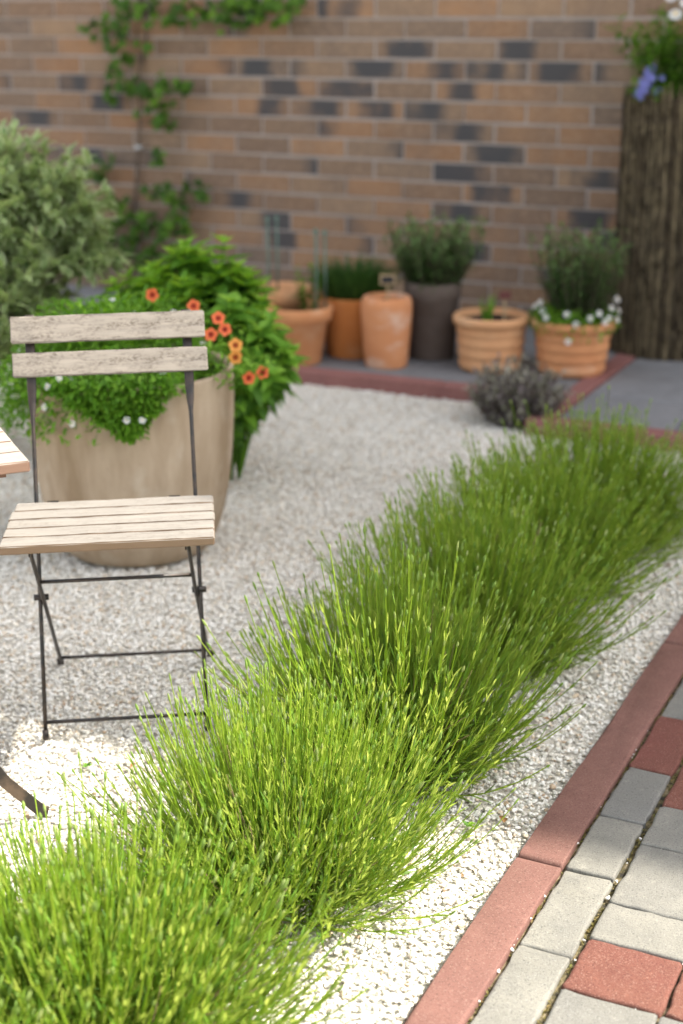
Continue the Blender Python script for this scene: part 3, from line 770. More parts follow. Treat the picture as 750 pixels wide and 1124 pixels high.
bowl2 = pot('terracotta_bowl', 'ribbed terracotta bowl with rosemary and white flowers beside brushwood column', 'bowl', (.885, 5.645, PB), ribbed(.120, .156, .212), .015, .188, M['terra'], GRP)

# ------------------------------------------------------------------ plants
def shoots(mb_stem, mb_leaf, base, n, spread, h, tiltmax, leaf_n, leaf_l, leaf_w, r0=.0015, prof=(.5, 1, .8, .1), wide=False, fold=.2, f0=.15, up=.5, upright=.55, lmin=.6):
    """a clump of leafy shoots"""
    az = RNG.uniform(0, 2*PI, n); q = np.sqrt(RNG.random(n)); K = 5
    P = np.zeros((n, K, 3)); P[:, 0] = np.array(base) + np.stack([spread*q*np.cos(az), spread*q*np.sin(az), np.zeros(n)], 1)
    L = h*RNG.uniform(lmin, 1.05, n)
    for k in range(1, K):
        th = q*tiltmax*(1.1 - upright*k/K) + RNG.normal(0, .08, n)
        P[:, k] = P[:, k-1] + np.stack([np.sin(th)*np.cos(az), np.sin(th)*np.sin(az), np.cos(th)], 1)*(L/(K-1))[:, None]
    mb_stem.tubes(P, np.linspace(r0, r0*.5, K), 4, rnd=RNG.random(n))
    for f in np.linspace(f0, .99, leaf_n):
        x = np.clip(f + RNG.normal(0, .02, n), 0, .995)*(K-1); k = np.minimum(x.astype(int), K-2); w = (x - k)[:, None]; i = np.arange(n)
        p = P[i, k]*(1-w) + P[i, k+1]*w; d = P[i, k+1] - P[i, k]; d /= np.linalg.norm(d, axis=1, keepdims=True)
        _, S, Mv = frames(d); sp = RNG.uniform(0, 2*PI, n)
        o = S*np.cos(sp)[:, None] + Mv*np.sin(sp)[:, None]
        mb_leaf.leaves(p, d*up + o*(1.15 - up*.6), leaf_l*RNG.uniform(.65, 1.2, n), leaf_w*RNG.uniform(.8, 1.2, n), prof=prof, wide=wide, fold=fold, droop=RNG.uniform(-.1, .35, n),
                       rnd=np.clip(.15 + .6*f + RNG.normal(0, .2, n), 0, 1))
    return P[:, -1]

def flower_mesh(r, petals=5, wid=1.0, cup=.5, eye=None):
    """a flower lying in the xy plane facing +z: petals as leaf blades from the centre"""
    b = MB(); n = petals
    a = np.arange(n)*2*PI/n + .2
    D = np.stack([np.cos(a), np.sin(a), np.full(n, cup)], 1)
    P = np.zeros((n, 3)) + D*np.array([1, 1, 0])*r*.04
    b0 = b.n
    b.leaves(P, D, r, r*wid, prof=(.25, .7, 1, .9, .45), droop=.25, fold=.12, rnd=np.zeros(n))
    # rnd along the radius for the dark throat
    V = b.v[0]; b.r[0] = np.clip(np.linalg.norm(V[:, :2], axis=1)/r, 0, 1)
    return b
def eye_mesh(r):
    b = MB(); b.lathe([(r, 0), (r*.8, r*.5), (r*.3, r*.8), (.0001, r*.85)], 10); return b
def aim(o, d, spin=None):
    q = Vector(d).to_track_quat('Z', 'Y'); o.rotation_mode = 'XYZ'
    o.rotation_euler = (q.to_matrix() @ Matrix.Rotation(random.uniform(0, 6), 3, 'Z')).to_euler()

# -- big planter: trailing white-flowered plant, orange-flowered plant
def build_bacopa():
    root = thing('trailing_plant', 'trailing bright green plant with tiny white flowers spilling over the planter rim', 'plant', (PX, PY, .44))
    lf = MB(); st = MB()
    # mound over the soil
    n = 5200; c = sph(n, .0, 1); r = RNG.uniform(.55, 1, n)[:, None]
    pts = c*r*np.array([.27, .25, .215]) + np.array([-.035, .0, .02]); pts[:, 2] += .03*np.sin(pts[:, 0]*22)*np.sin(pts[:, 1]*19 + 1)
    # overhang to the left, and the tongue hanging down the front
    n2 = 1700; a = RNG.normal(R(203), R(26), n2); rr = RNG.uniform(.20, .335, n2)
    p2 = np.stack([rr*np.cos(a), rr*np.sin(a), .07 + RNG.uniform(-.10, .06, n2) - (rr - .2)*.45], 1)
    n3 = 2300; f = RNG.random(n3)**.8; w = .165*(1 - f)**.9 + .010; x = RNG.uniform(-1, 1, n3)
    ang = R(-82) + (x*w - .004)/.27 - .22*(1 - f)
    rr3 = .275 + .030*RNG.random(n3)*(1 - f*.5) + .012
    p3 = np.stack([rr3*np.cos(ang), rr3*np.sin(ang), .085 - .135*f + RNG.normal(0, .008, n3)], 1)
    n4 = 700; a4 = RNG.uniform(R(-170), R(-12), n4); r4 = RNG.uniform(.235, .292, n4)
    p4 = np.stack([r4*np.cos(a4), r4*np.sin(a4), .045 + RNG.uniform(-.035, .04, n4)*(np.abs(np.sin(a4*3)) + .3)], 1)
    p4 = p4[(a4 < R(-48))]
    for p, out in ((pts, c), (p2, p2*np.array([1, 1, .2])/.3), (p3, p3*np.array([1, 1, 0])/.28), (p4, p4*np.array([1, 1, 0])/.28)):
        k = len(p); lf.leaves(p, out + RNG.normal(0, .7, (k, 3)), RNG.uniform(.011, .024, k), RNG.uniform(.007, .014, k), prof=(.5, 1, .8, .2), droop=.25, fold=.2, rnd=np.clip(RNG.normal(.5, .24, k), 0, 1))
    # thread-like runners under the leaves
    m = 150; a = RNG.uniform(R(-190), R(-20), m); K = 6
    e3 = p3[RNG.integers(0, n3, 70)]; e2 = p2[RNG.integers(0, n2, 80)]; E = np.concatenate([e3, e2])
    S0 = np.stack([.12*np.cos(a), .12*np.sin(a), np.full(m, .03)], 1)
    P = np.stack([S0*(1-f) + E*f + np.array([0, 0, 1])*(.09*math.sin(PI*f)) for f in np.linspace(0, 1, K)], 1)
    st.tubes(P, np.full(K, .0009), 3, rnd=RNG.random(m))
    obj('leaves', lf, M['bacopa'], root); obj('stems', st, M['bacopa'], root)
    fm = flower_mesh(.0085, 5, .85, .25).mesh('flower'); em = eye_mesh(.0018).mesh('flower_eye')
    spots = []
    for k in range(34):
        i = RNG.integers(0, len(pts)); p = pts[i]*1.04
        if p[1] < .05 and p[2] > .03: spots.append((p, p))
    for k in range(7): p = p2[RNG.integers(0, n2)]*1.04; spots.append((p, p))
    for dx, dz in ((-.098, -.055), (.03, -.042), (.065, -.043), (-.16, .03), (-.125, .055), (-.19, .07)):
        aa = R(-90) + dx/.3; p = np.array([.318*math.cos(aa), .318*math.sin(aa), dz + .03]); spots.append((p, p*np.array([1, 1, .1])))
    fi = None
    for p, d in spots:
        f = obj('flower', fm, M['white_petal'] if fi is None else None, root, tuple(p)); e = obj('flower_eye', em, M['yellow'] if fi is None else None, f, (0, 0, .001)); fi = f
        aim(f, (d[0], d[1] - .15, abs(d[2]) + .1))
build_bacopa()
def build_orange():
    root = thing('orange_flower_plant', 'plant with orange trumpet flowers at the right side of the large planter', 'flowers', (PX + .17, PY - .02, .44))
    st = MB(); lf = MB()
    shoots(st, lf, (0, 0, 0), 70, .08, .19, R(80), 9, .020, .009, .0012, wide=True)
    obj('stems', st, M['bacopa'], root); obj('leaves', lf, M['bacopa'], root)
    o1 = flower_mesh(.017, 5, 1.0, .45).mesh('flower'); o1.materials.append(M['orange_petal'])
    o2 = flower_mesh(.018, 5, 1.0, .45).mesh('flower'); o2.materials.append(M['apricot_petal'])
    th = MB(); th.lathe([(.0015, -.016), (.0022, -.010), (.0048, 0), (.0056, .004)], 8); tm = th.mesh('flower_tube'); tm.materials.append(M['orange_petal'])
    # world spots, kept relative to this plant
    for (x, y, z, k) in ((-.304, 3.65, .602, 0), (-.289, 3.65, .574, 0), (-.322, 3.64, .563, 0), (-.264, 3.66, .532, 1), (-.262, 3.635, .508, 1), (-.232, 3.65, .452, 0),
                         (-.197, 3.66, .463, 0), (-.473, 3.72, .648, 0), (-.375, 3.76, .612, 0)):
        f = obj('flower', o1 if k == 0 else o2, None, root, (x - PX - .17, y - PY + .02, z - .405)); f['label'] = 'orange trumpet flower' if k == 0 else 'apricot yellow trumpet flower'
        aim(f, (random.uniform(-.3, .5), -1, random.uniform(-.1, .6))); obj('flower_tube', tm, None, f)
build_orange()

# -- leafy bush behind the planter
def build_bush():
    root = thing('leafy_bush', 'bushy plant with large bright green leaves growing behind the taupe planter', 'bush', (-.345, 4.42, -.004))
    st = MB(); lf = MB()
    def canopy(n, cen, rad, lo=-.3):
        c = sph(n, lo, 1); r = RNG.uniform(.55, 1, n)[:, None]**.7
        return c*r*np.array(rad) + np.array(cen), c
    lobes = [((-.02, 0, .44), (.21, .20, .20), 40), ((-.20, .08, .45), (.22, .18, .22), 42), ((.09, -.10, .32), (.13, .14, .20), 28), ((.02, -.12, .26), (.10, .10, .16), 18), ((-.10, .1, .60), (.17, .15, .12), 34), ((-.30, .14, .36), (.15, .15, .2), 26)]
    for cen, rad, n in lobes:
        p, c = canopy(n, cen, rad)
        base = np.stack([np.array([.35*cen[0], .35*cen[1], 0])]*n)
        K = 5; P = np.stack([base*(1-f) + p*f + np.array([0, 0, 1])*.06*math.sin(PI*f) for f in np.linspace(0, 1, K)], 1)
        st.tubes(P, np.linspace(.0035, .0014, K), 4, rnd=RNG.random(n))
        # a rosette of leaves on every shoot end, and pairs below it
        d0 = P[:, -1] - P[:, -2]; d0 /= np.linalg.norm(d0, axis=1, keepdims=True); d0 = d0 + np.array([0, 0, .35]); d0 /= np.linalg.norm(d0, axis=1, keepdims=True)
        _, S, Mv = frames(d0); sp0 = RNG.uniform(0, 2*PI, n)
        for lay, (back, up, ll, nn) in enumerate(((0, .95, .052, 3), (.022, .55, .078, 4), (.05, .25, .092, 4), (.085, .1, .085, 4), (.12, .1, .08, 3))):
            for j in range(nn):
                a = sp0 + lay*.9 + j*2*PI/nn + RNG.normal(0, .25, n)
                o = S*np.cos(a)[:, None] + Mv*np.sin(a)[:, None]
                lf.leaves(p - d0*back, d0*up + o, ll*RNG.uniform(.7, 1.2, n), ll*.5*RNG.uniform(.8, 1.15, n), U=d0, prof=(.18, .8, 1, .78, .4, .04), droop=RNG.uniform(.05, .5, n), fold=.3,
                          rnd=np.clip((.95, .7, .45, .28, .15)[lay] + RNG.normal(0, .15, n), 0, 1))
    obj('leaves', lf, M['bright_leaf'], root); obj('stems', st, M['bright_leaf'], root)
build_bush()

# -- variegated shrub at the left
def build_shrub():
    root = thing('variegated_shrub', 'grey green variegated shrub with small cream edged leaves at left edge', 'shrub', (-1.18, 4.62, -.004))
    st = MB(); lf = MB()
    trunks = []
    for (x, y, z, r) in ((0, 0, .95, .30), (.22, .05, .90, .24), (-.22, .02, .92, .28), (.10, -.12, .68, .26), (-.12, -.12, .66, .26), (.34, .06, .77, .16), (.30, -.02, .93, .13), (-.05, -.05, .40, .24), (.16, .0, .45, .2)):
        z -= .115 if z > .5 else 0
        P = [(0, 0, 0), (x*.2, y*.2, z*.35), (x*.6, y*.6, z*.7), (x, y, z)]
        trunks.append(P)
        n = int(115*(r/.25)**2); c = sph(n, -.7, 1); e = np.array([x, y, z]) + c*(r*RNG.uniform(.6, 1.05, n))[:, None]*np.array([1, 1, .9]); s0 = np.array([x, y, z]) + c*.3*r
        s0[:, 2] -= r*.25
        K = 5; Q = np.stack([s0*(1-f) + e*f for f in np.linspace(0, 1, K)], 1); st.tubes(Q, np.linspace(.003, .0012, K), 4, rnd=RNG.random(n))
        for f in np.linspace(.25, 1, 9):
            for sgn in (1, -1, .3):
                k = n; p = s0*(1-f) + e*f + RNG.normal(0, .008, (k, 3)); d = e - s0; d /= np.linalg.norm(d, axis=1, keepdims=True)
                _, S, Mv = frames(d); a = RNG.uniform(0, 2*PI, k); o = S*np.cos(a)[:, None] + Mv*np.sin(a)[:, None]
                lf.leaves(p, d*.7 + o*sgn, RNG.uniform(.032, .056, k), RNG.uniform(.015, .023, k), prof=(.3, .95, 1, .6, .08), droop=RNG.uniform(0, .3, k), fold=.2)
    b = MB()
    for P in trunks: b.tube(P, [.016, .012, .008, .004], 7)
    obj('trunk', b, M['bark'], root); obj('twigs', st, M['bark'], root); obj('crown', lf, M['olive_leaf'], root)
build_shrub()

# -- climber on the wall (built in the wall's own plane: x along it, y out of it, z up)
def build_vine():
    root = thing('climbing_vine', 'dark green vine climbing the brick wall from a thin woody stem', 'vine', (*UT(-4.05, WT - .02), .04), -A)
    def L(u, z, y=-.02): return (u + 4.05, y, z - .04)
    b = MB()
    main = [(-4.12, .0), (-4.134, .265), (-4.127, .40), (-4.097, .577), (-4.067, .752), (-4.048, .923), (-4.051, 1.092), (-4.007, 1.258), (-4.014, 1.421), (-4.02, 1.75), (-3.98, 2.1)]
    b.tube([L(u, z, -.02 - .008*math.sin(z*9)) for u, z in main], np.linspace(.010, .005, len(main)), 7)
    b.tube([L(u, z, -.025 - .006*math.sin(u*7)) for u, z in ((-4.08, 1.0), (-4.04, 1.1), (-4.05, 1.25), (-4.03, 1.42), (-4.06, 1.6))], .0045, 6)
    obj('stem', b, M['bark'], root)
    for P in ([(-4.01, 1.34), (-3.83, 1.39), (-3.6, 1.375), (-3.4, 1.385), (-3.2, 1.37)], [(-4.03, 1.22), (-4.14, 1.28), (-4.30, 1.29)], [(-4.05, 1.0), (-3.94, 1.04), (-3.74, 1.05)], [(-4.05, .98), (-4.18, 1.02)], [(-4.05, .85), (-3.92, .90)],
              [(-4.08, .66), (-4.2, .68), (-4.30, .64)], [(-4.1, .52), (-3.9, .56), (-3.68, .55)], [(-4.12, .4), (-4.25, .45)], [(-4.12, .33), (-3.98, .38)]):
        tw = MB(); tw.tube([L(u, z, -.035) for u, z in P], .0028, 5); obj('side_shoot', tw, M['bark'], root)
    lf = MB()
    cl = [(-4.078, 1.37, .09, 16), (-4.16, 1.30, .07, 9), (-4.27, 1.29, .05, 6), (-3.95, 1.385, .08, 10), (-3.827, 1.372, .08, 12), (-3.70, 1.36, .07, 8), (-3.55, 1.375, .09, 14), (-3.44, 1.40, .10, 22), (-3.32, 1.385, .09, 20), (-3.22, 1.40, .07, 12),
          (-4.139, 1.20, .07, 10), (-4.13, 1.12, .06, 8), (-3.97, 1.217, .05, 4), (-4.174, 1.014, .06, 7), (-4.09, 1.02, .06, 8), (-3.97, 1.02, .07, 12), (-3.87, 1.05, .06, 9), (-3.76, 1.04, .06, 9), (-3.922, .884, .08, 13), (-3.88, .93, .05, 5), (-3.95, .71, .05, 7),
          (-4.24, .66, .07, 10), (-4.30, .60, .06, 7), (-4.19, .50, .09, 14), (-3.92, .55, .08, 12), (-3.80, .50, .09, 14), (-3.68, .55, .06, 8), (-4.05, .38, .12, 22), (-4.27, .36, .12, 18), (-3.85, .39, .10, 15), (-4.15, .25, .14, 22), (-4.4, .28, .12, 14), (-3.9, .25, .12, 14),
          (-4.05, 1.6, .14, 20), (-3.7, 1.55, .16, 18), (-4.0, 1.95, .2, 26)]
    for (u, z, r, n) in cl:
        n = int(n*1.1)
        p = np.stack([RNG.normal(u + 4.05, r*.55, n), -.03 - .07*RNG.random(n), RNG.normal(z - .04, r*.42, n)], 1)
        # each leaf: three pointed leaflets
        az = RNG.uniform(0, 2*PI, n); D = np.stack([np.cos(az), -.35 - .5*RNG.random(n), .6*np.sin(az) - .35], 1)
        U = np.stack([RNG.normal(0, .4, n), -np.ones(n), RNG.normal(.5, .3, n)], 1)
        Dn, S, _ = frames(D, U); ll = RNG.uniform(.038, .062, n); rn = np.clip(RNG.normal(.55 if z > 1.33 or .8 < z < .95 else .4, .25, n), 0, 1)
        for s, k in ((0, 1), (.75, .8), (-.75, .8), (1.6, .5), (-1.6, .5)):
            lf.leaves(p, Dn + S*s, ll*k, ll*k*.52, U=U, prof=(.2, .8, 1, .6, .05), droop=RNG.uniform(0, .3, n), fold=.25, rnd=rn)
    obj('leaves', lf, M['vine_leaf'], root)
    c = MB(); c.tube([L(-4.085, .752, -.005), L(-4.085, .752, -.034), L(-4.062, .752, -.042), L(-4.045, .752, -.034), L(-4.045, .752, -.005)], .005, 6)
    c.lathe([(.0, -.002), (.018, 0), (.018, .006), (0, .008)], 12, c=L(-4.065, .742, -.036)); obj('wall_clip', c, M['zinc_clip'], root)
build_vine()

# -- chives, rosemary, seedlings, white flowers, sage
def build_small():
    r = thing('chive_plant', 'dense tuft of dark green chives in dark orange pot', 'herb', (.048, 5.985, PB + .21))
    lf = MB(); n = 900; az = RNG.uniform(0, 2*PI, n); q = np.sqrt(RNG.random(n)); P = np.stack([.10*q*np.cos(az), .10*q*np.sin(az), np.zeros(n)], 1)
    D = np.stack([.5*q*np.cos(az), .5*q*np.sin(az), np.ones(n)], 1) + RNG.normal(0, .16, (n, 3))
    lf.leaves(P, D, RNG.uniform(.11, .215, n), .0045, prof=(1, 1, .9, .7, .1), droop=RNG.uniform(0, .35, n), fold=.6); obj('leaves', lf, M['chive'], r)
    for (x, y, z, h, sp, n, ti, lab) in ((.364, 5.935, PB + .28, .285, .085, 190, 34, 'bushy rosemary growing in the grey brown clay pot'), (.905, 5.665, PB + .185, .37, .075, 190, 24, 'tall upright rosemary behind the white flowers in ribbed bowl')):
        r = thing('rosemary_bush', lab, 'herb', (x, y, z)); st = MB(); lf = MB()
        shoots(st, lf, (0, 0, 0), n, sp, h, R(ti), 28, .034, .0095, .0022, up=.5, f0=.06, upright=.6, lmin=.3); obj('stems', st, M['bark'], r); obj('leaves', lf, M['rosemary'], r)
    r = thing('white_flower_plant', 'low plant with small white flowers around rosemary in ribbed bowl', 'flowers', (.885, 5.645, PB + .18))
    lf = MB(); n = 1100; a = RNG.uniform(0, 2*PI, n); q = .15*np.sqrt(RNG.uniform(.3, 1.25, n)); p = np.stack([q*np.cos(a), q*np.sin(a), RNG.uniform(0, .065, n) - np.maximum(q - .145, 0)*1.2 + .012], 1)
    lf.leaves(p, p*np.array([4, 4, 2]) + RNG.normal(0, .6, (n, 3)), RNG.uniform(.014, .026, n), .010, prof=(.4, 1, .8, .15), droop=.2); obj('leaves', lf, M['bacopa'], r)
    fm = flower_mesh(.0125, 5, .85, .25).mesh('flower'); fm.materials.append(M['white_petal']); em = eye_mesh(.003).mesh('flower_eye'); em.materials.append(M['yellow'])
    for (aa, rr, zz) in ((-150, .15, .075), (-165, .14, .10), (-140, .155, .055), (-95, .16, .04), (-75, .155, .06), (-60, .15, .075), (-45, .165, .055), (-38, .16, .09), (-25, .165, .12), (-15, .17, .07), (-30, .175, .045), (-5, .15, .1), (-110, .13, .07), (-178, .15, .08), (-55, .168, .045), (-10, .165, .11)):
        f = obj('flower', fm, None, r, (rr*math.cos(R(aa)), rr*math.sin(R(aa)), zz)); aim(f, (math.cos(R(aa)), math.sin(R(aa)) - .4, .5)); obj('flower_eye', em, None, f, (0, 0, .0015))
    f = obj('flower', fm, None, r, (-.04, -.158, -.025)); aim(f, (0, -1, .3)); obj('flower_eye', em, None, f, (0, 0, .0015))
    r = thing('seedling', 'small upright seedling with grassy leaves in ribbed bowl of soil', 'seedling', (.56, 5.67, PB + .19)); lf = MB(); n = 22
    P = RNG.normal(0, .008, (n, 3)); P[:, 2] = 0; lf.leaves(P, np.stack([RNG.normal(0, .22, n), RNG.normal(0, .22, n), np.ones(n)], 1), RNG.uniform(.06, .13, n), .010, prof=(.6, 1, .7, .1), droop=.15); obj('leaves', lf, M['bright_leaf'], r)
    r = thing('sage_bush', 'low rounded grey purple sage bush beside the patio kerb corner', 'bush', (*UT(-1.63, 4.84), -.004)); r.scale = (.76, .76, 1.2); st = MB(); lf = MB()
    shoots(st, lf, (0, 0, 0), 420, .10, .20, R(58), 16, .024, .013, .0016, prof=(.4, 1, .8, .1), up=.6, f0=.08, upright=.2, lmin=.25); obj('stems', st, M['bark'], r); obj('leaves', lf, M['sage'], r)
    # markers
    m = thing('plant_marker', 'small black slate tag on wooden stick in the tall terracotta pot', 'plant tag', (.178, 5.76, PB + .25), 0, 'plant tags')
    b = MB(); b.box((0, 0, .035), (.008, .004, .09)); obj('stick', b, M['tag_wood'], m)
    b = MB(); b.box((0, -.004, .092), (.060, .004, .040)); fr = obj('frame', b, M['tag_wood'], m); b = MB(); b.box((0, -.0075, .092), (.046, .003, .026)); obj('plate', b, M['slate_tag'], fr)
    m = thing('plant_marker', 'dark red tag on thin stick in the bowl of seedlings', 'plant tag', (.625, 5.685, PB + .18), 0, 'plant tags')
    b = MB(); b.box((0, 0, .05), (.008, .004, .11)); obj('stick', b, M['tag_wood'], m); b = MB(); b.box((0, -.004, .115), (.045, .004, .030)); obj('plate', b, M['red_tag'], m)
    # green stakes
    for k, (dx, dy, h, lab) in enumerate(((-.060, -.02, .36, 'thin green plant stake, leftmost of those by the wall'), (-.025, .02, .36, 'thin green plant stake, second from the left of those by the wall'), (.135, -.1, .34, 'thin green plant stake, third from the left of those by the wall'), (.170, -.06, .33, 'thin green plant stake, rightmost of those by the wall'))):
        s = thing('plant_stake', lab, 'stake', (-.235 + dx, 6.018 + dy if k < 2 else 5.80 + .04*(k-2), PB + .18), 0, 'green plant stakes in the back pots')
        b = MB(); b.tube([(0, 0, 0), (.002, 0, h*.5), (0, .002, h)], .0045, 7); obj('rod', b, M['green_plastic'], s)
        b = MB(); b.lathe([(0, .012), (.006, .010), (.0085, 0), (.0085, -.008)], 8, c=(0, .002, h)); obj('cap', b, M['green_plastic'], s)
    # climbing seedling at the right stakes
    r = thing('bean_seedling', 'thin leafy climber growing up between the two right stakes', 'plant', (-.12, 5.85, PB + .19)); st = MB(); lf = MB()
    shoots(st, lf, (0, 0, 0), 10, .03, .19, R(16), 6, .035, .018, .0015, wide=True); obj('stems', st, M['vine_leaf'], r); obj('leaves', lf, M['vine_leaf'], r)
build_small()

# -- brushwood column planter with daisies and blue flowers
def build_column():
    X, Y, RR, HH = 1.330, 6.065, .215, 1.03
    root = thing('brushwood_planter', 'tall dark column planter clad in woven brushwood against the brick wall', 'planter', (X, Y, PB))
    b = MB(); b.lathe([(RR - .012, 0), (RR - .012, HH - .02), (RR - .03, HH - .02), (RR - .03, HH - .10)], 40); obj('planter_body', b, plainmat('liner', (.02, .015, .012), .9), root)
    tw = MB(); n = 330
    for lay in range(2):
        a = np.arange(n)*2*PI/n + RNG.normal(0, .012, n) + lay*.016
        K = 22; z = np.linspace(0, HH, K)
        P = np.zeros((n, K, 3)); wv = .0028*np.sin(z[None]*2*PI/.235 + (np.arange(n) % 2)[:, None]*PI + lay)
        rr = RR + lay*.004 + wv + RNG.normal(0, .002, (n, K)); aa = a[:, None] + RNG.normal(0, .006, (n, 1))*np.sin(z*5)[None] + RNG.normal(0, .002, (n, K))
        P[..., 0] = rr*np.cos(aa); P[..., 1] = rr*np.sin(aa); P[..., 2] = z[None] + RNG.normal(0, .012, (n, 1))
        tw.tubes(P, RNG.uniform(.0013, .0028, (n, 1))*np.ones((1, K)), 5, rnd=RNG.random(n))
    obj('brushwood', tw, M['twig'], root)
    w = MB()
    for z in np.arange(.10, HH, .118):
        w.tube([((RR + .007)*math.cos(a), (RR + .007)*math.sin(a), z + .004*math.sin(a*9)) for a in np.linspace(0, 2*PI, 60)], .0016, 5, cap=False)
    obj('binding_wire', w, M['rust_iron'], root)
    s = MB(); s.disc(RR - .028, HH - .05, bump=.004); obj('soil', s, M['soil'], root)
    zt = PB + HH - .05
    r = thing('daisy_plant', 'white daisies with yellow eyes on tall stems in the brushwood planter', 'flowers', (X + .02, Y - .02, zt)); st = MB(); lf = MB()
    shoots(st, lf, (0, 0, 0), 110, .13, .36, R(40), 20, .045, .015, .0016, up=.5, wide=True); obj('stems', st, M['vine_leaf'], r); obj('leaves', lf, M['vine_leaf'], r)
    fm = flower_mesh(.026, 12, .34, .12).mesh('flower'); fm.materials.append(M['white_petal']); em = eye_mesh(.008).mesh('flower_eye'); em.materials.append(M['yellow'])
    for (x, y, z) in ((-.10, -.15, .335), (-.02, -.17, .345), (.012, -.175, .325), (.045, -.16, .335), (.08, -.14, .33), (-.055, -.12, .375), (-.1, -.05, .40), (.0, -.06, .42), (.1, -.08, .40), (-.06, .02, .43), (.03, -.19, .10), (.05, -.2, -.02), (.02, -.195, .055)):
        f = obj('flower', fm, None, r, (x, y, z)); aim(f, (x*2, -.8, .7)); obj('flower_eye', em, None, f, (0, 0, .002))
        s = MB(); p = np.array([[x*.4, y*.4 - .01, max(.0, min(z - .05, .02))], [x*.8, y*.8, z*.6], [x, y + .01, z]]); s.tube(p - np.array([x, y, z]), .0014, 5)
        stem = obj('flower_stem', s, M['vine_leaf'], r, (x, y, z))
    r = thing('blue_flower_plant', 'cluster of small blue violet flowers at the left rim of brushwood planter', 'flowers', (X - .12, Y - .1, zt)); st = MB(); lf = MB()
    tips = shoots(st, lf, (0, 0, 0), 34, .04, .115, R(70), 7, .024, .010, .0012, up=.5, wide=True); obj('stems', st, M['bacopa'], r); obj('leaves', lf, M['bacopa'], r)
    fm = flower_mesh(.013, 5, .8, .3).mesh('flower'); fm.materials.append(M['blue_petal'])
    for k in range(26):
        x, y, z = random.gauss(-.035, .028), random.gauss(-.05, .02), random.uniform(.03, .145)
        if k > 20: x, z = random.uniform(-.085, -.06), random.uniform(.035, .06)
        f = obj('flower', fm, None, r, (x, y, z)); aim(f, (random.uniform(-.8, .4), -1, random.uniform(0, .8)))
    r = thing('fern_plant', 'bright green feathery foliage beside blue flowers in the brushwood planter', 'plant', (X - .02, Y - .12, zt)); st = MB(); lf = MB()
    shoots(st, lf, (0, 0, 0), 40, .05, .16, R(45), 14, .022, .005, .001, up=.6); obj('stems', st, M['bright_leaf'], r); obj('leaves', lf, M['bright_leaf'], r)
build_column()

# -- litter and sprouts on the gravel
def build_litter():
    def one(x, y, s, lab):
        b = MB(); n = 2; a = RNG.uniform(0, 6, n)
        b.leaves(np.zeros((n, 3)) + np.array([0, 0, .004]), np.stack([np.cos(a), np.sin(a), np.full(n, .25)], 1), np.array([s, s*.7]), s*.4, prof=(.3, 1, .8, .1), droop=.3, fold=.6)
        o = obj('fallen_leaf', b, M['dry_leaf']); o.location = (x, y, .006); tag(o, lab, 'leaf', 'dry leaves fallen on the gravel')
    one(*UT(-.735, 2.20), .026, 'curled dry brown leaf on gravel beside the kerb joint')
    one(*UT(-.79, 2.62), .017, 'small rust coloured leaf on shaded gravel near the kerb')
    one(*UT(-.86, 1.93), .022, 'dry tan leaf on sunlit gravel between lavender and kerb')
    one(-.39, 2.52, .020, 'dry leaf on sunlit gravel in front of the chair feet')
    b = MB(); n = 420
    uu = RNG.uniform(-2.4, -.70, n); tt = RNG.uniform(1.3, 3.4, n); p = np.stack([uu, tt, RNG.uniform(.002, .006, n)], 1)
    D = np.stack([RNG.normal(0, 1, n), RNG.normal(0, 1, n), RNG.uniform(0, .5, n)], 1)
    b.leaves(p, D, RNG.uniform(.004, .013, n), RNG.uniform(.002, .005, n), prof=(.4, 1, .7, .1), droop=RNG.uniform(-.3, .5, n), fold=.4)
    tag(grow(obj('plant_litter', b, leafmat('litter', [(0, (.10, .055, .025)), (.35, (.22, .12, .045)), (.7, (.34, .22, .09)), (.85, (.20, .24, .06)), (1, (.12, .20, .03))], .2))), 'fine brown and green plant scraps strewn over the white gravel', 'litter', kind='stuff')
    def weed(x, y, s, lab):
        b = MB(); n = 7; a = np.arange(n)*2*PI/n
        b.leaves(np.zeros((n, 3)), np.stack([np.cos(a), np.sin(a), RNG.uniform(.3, 1.2, n)], 1), s*RNG.uniform(.7, 1.2, n), s*.55, prof=(.25, .9, 1, .3), droop=.3)
        o = obj('weed_seedling', b, M['bright_leaf']); o.location = (x, y, .004); tag(o, lab, 'weed', 'weed seedlings sprouting in the gravel')
    weed(*UT(-.79, 2.17), .014, 'tiny green weed sprouting in gravel close to the kerb')
    weed(-.478, 2.52, .012, 'tiny green weed sprouting in sunlit gravel before the chair')
build_litter()

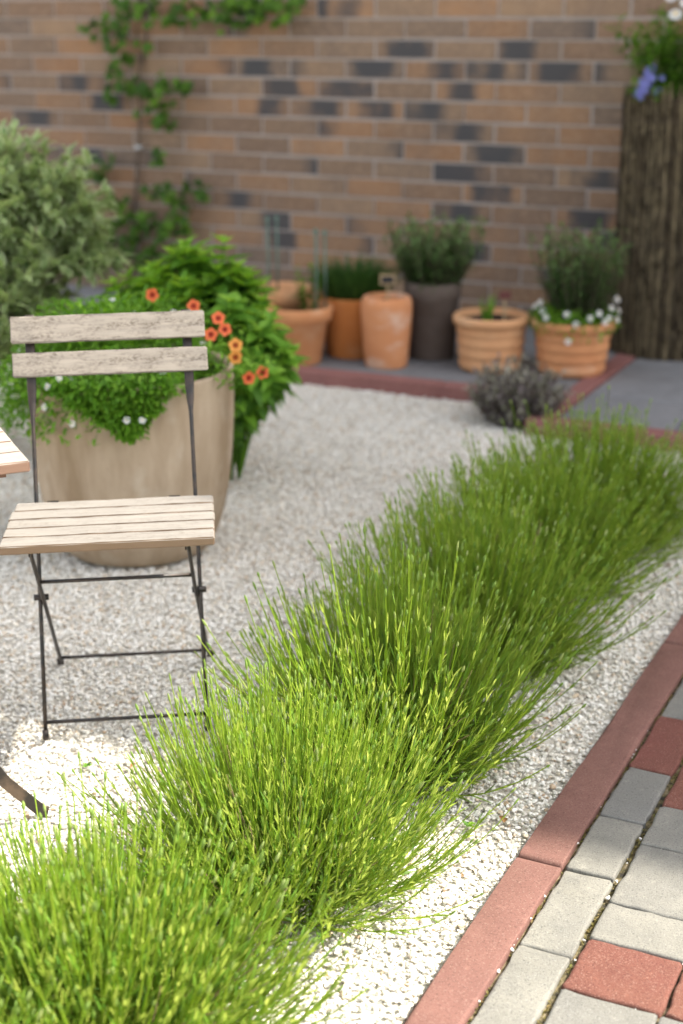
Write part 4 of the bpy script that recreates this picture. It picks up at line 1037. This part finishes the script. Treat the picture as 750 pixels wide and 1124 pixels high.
# ------------------------------------------------------------------ light, sky, camera
AZ, EL = A + R(58), R(48)
to_sun = Vector((math.sin(AZ)*math.cos(EL), math.cos(AZ)*math.cos(EL), math.sin(EL)))
sl = bpy.data.lights.new('sun', 'SUN'); sl.energy = 3.6; sl.angle = R(.53); sl.color = (1, .94, .825)
so = bpy.data.objects.new('sun', sl); COL.objects.link(so); so.rotation_euler = to_sun.to_track_quat('Z', 'Y').to_euler(); so.location = (0, 0, 12)
w = bpy.data.worlds.new('World'); sc.world = w; w.use_nodes = True
nt = w.node_tree; nt.nodes.clear()
sky = nt.nodes.new('ShaderNodeTexSky'); sky.sky_type = 'NISHITA'; sky.sun_disc = False; sky.sun_elevation = EL; sky.sun_rotation = AZ
sky.air_density = 1.0; sky.dust_density = 3.0; sky.ozone_density = 1.0
bg = nt.nodes.new('ShaderNodeBackground'); bg.inputs['Strength'].default_value = .15
wo = nt.nodes.new('ShaderNodeOutputWorld'); hs = nt.nodes.new('ShaderNodeHueSaturation'); hs.inputs['Saturation'].default_value = .30   # hazy, whitish summer sky
nt.links.new(sky.outputs[0], hs.inputs['Color']); nt.links.new(hs.outputs[0], bg.inputs['Color']); nt.links.new(bg.outputs[0], wo.inputs['Surface'])

cam = bpy.data.cameras.new('camera'); co = bpy.data.objects.new('camera', cam); COL.objects.link(co)
co.location = (0, 0, 1.341); co.rotation_euler = (R(90 - 18.3), 0, 0)
cam.sensor_fit = 'VERTICAL'; cam.sensor_height = 36; cam.sensor_width = 24; cam.lens = 52.53
cam.clip_start = .05; cam.clip_end = 500
cam.dof.use_dof = True; cam.dof.focus_distance = 2.47; cam.dof.aperture_fstop = 2.6; cam.dof.aperture_blades = 9
sc.camera = co
sc.view_settings.view_transform = 'Standard'; sc.view_settings.look = 'None'; sc.view_settings.gamma = 1; sc.view_settings.exposure = 1.75
sc.cycles.use_denoising = True
sc.cycles.max_bounces = 8; sc.cycles.diffuse_bounces = 4; sc.cycles.transmission_bounces = 4; sc.cycles.glossy_bounces = 3
sc.render.resolution_x, sc.render.resolution_y = 683, 1024
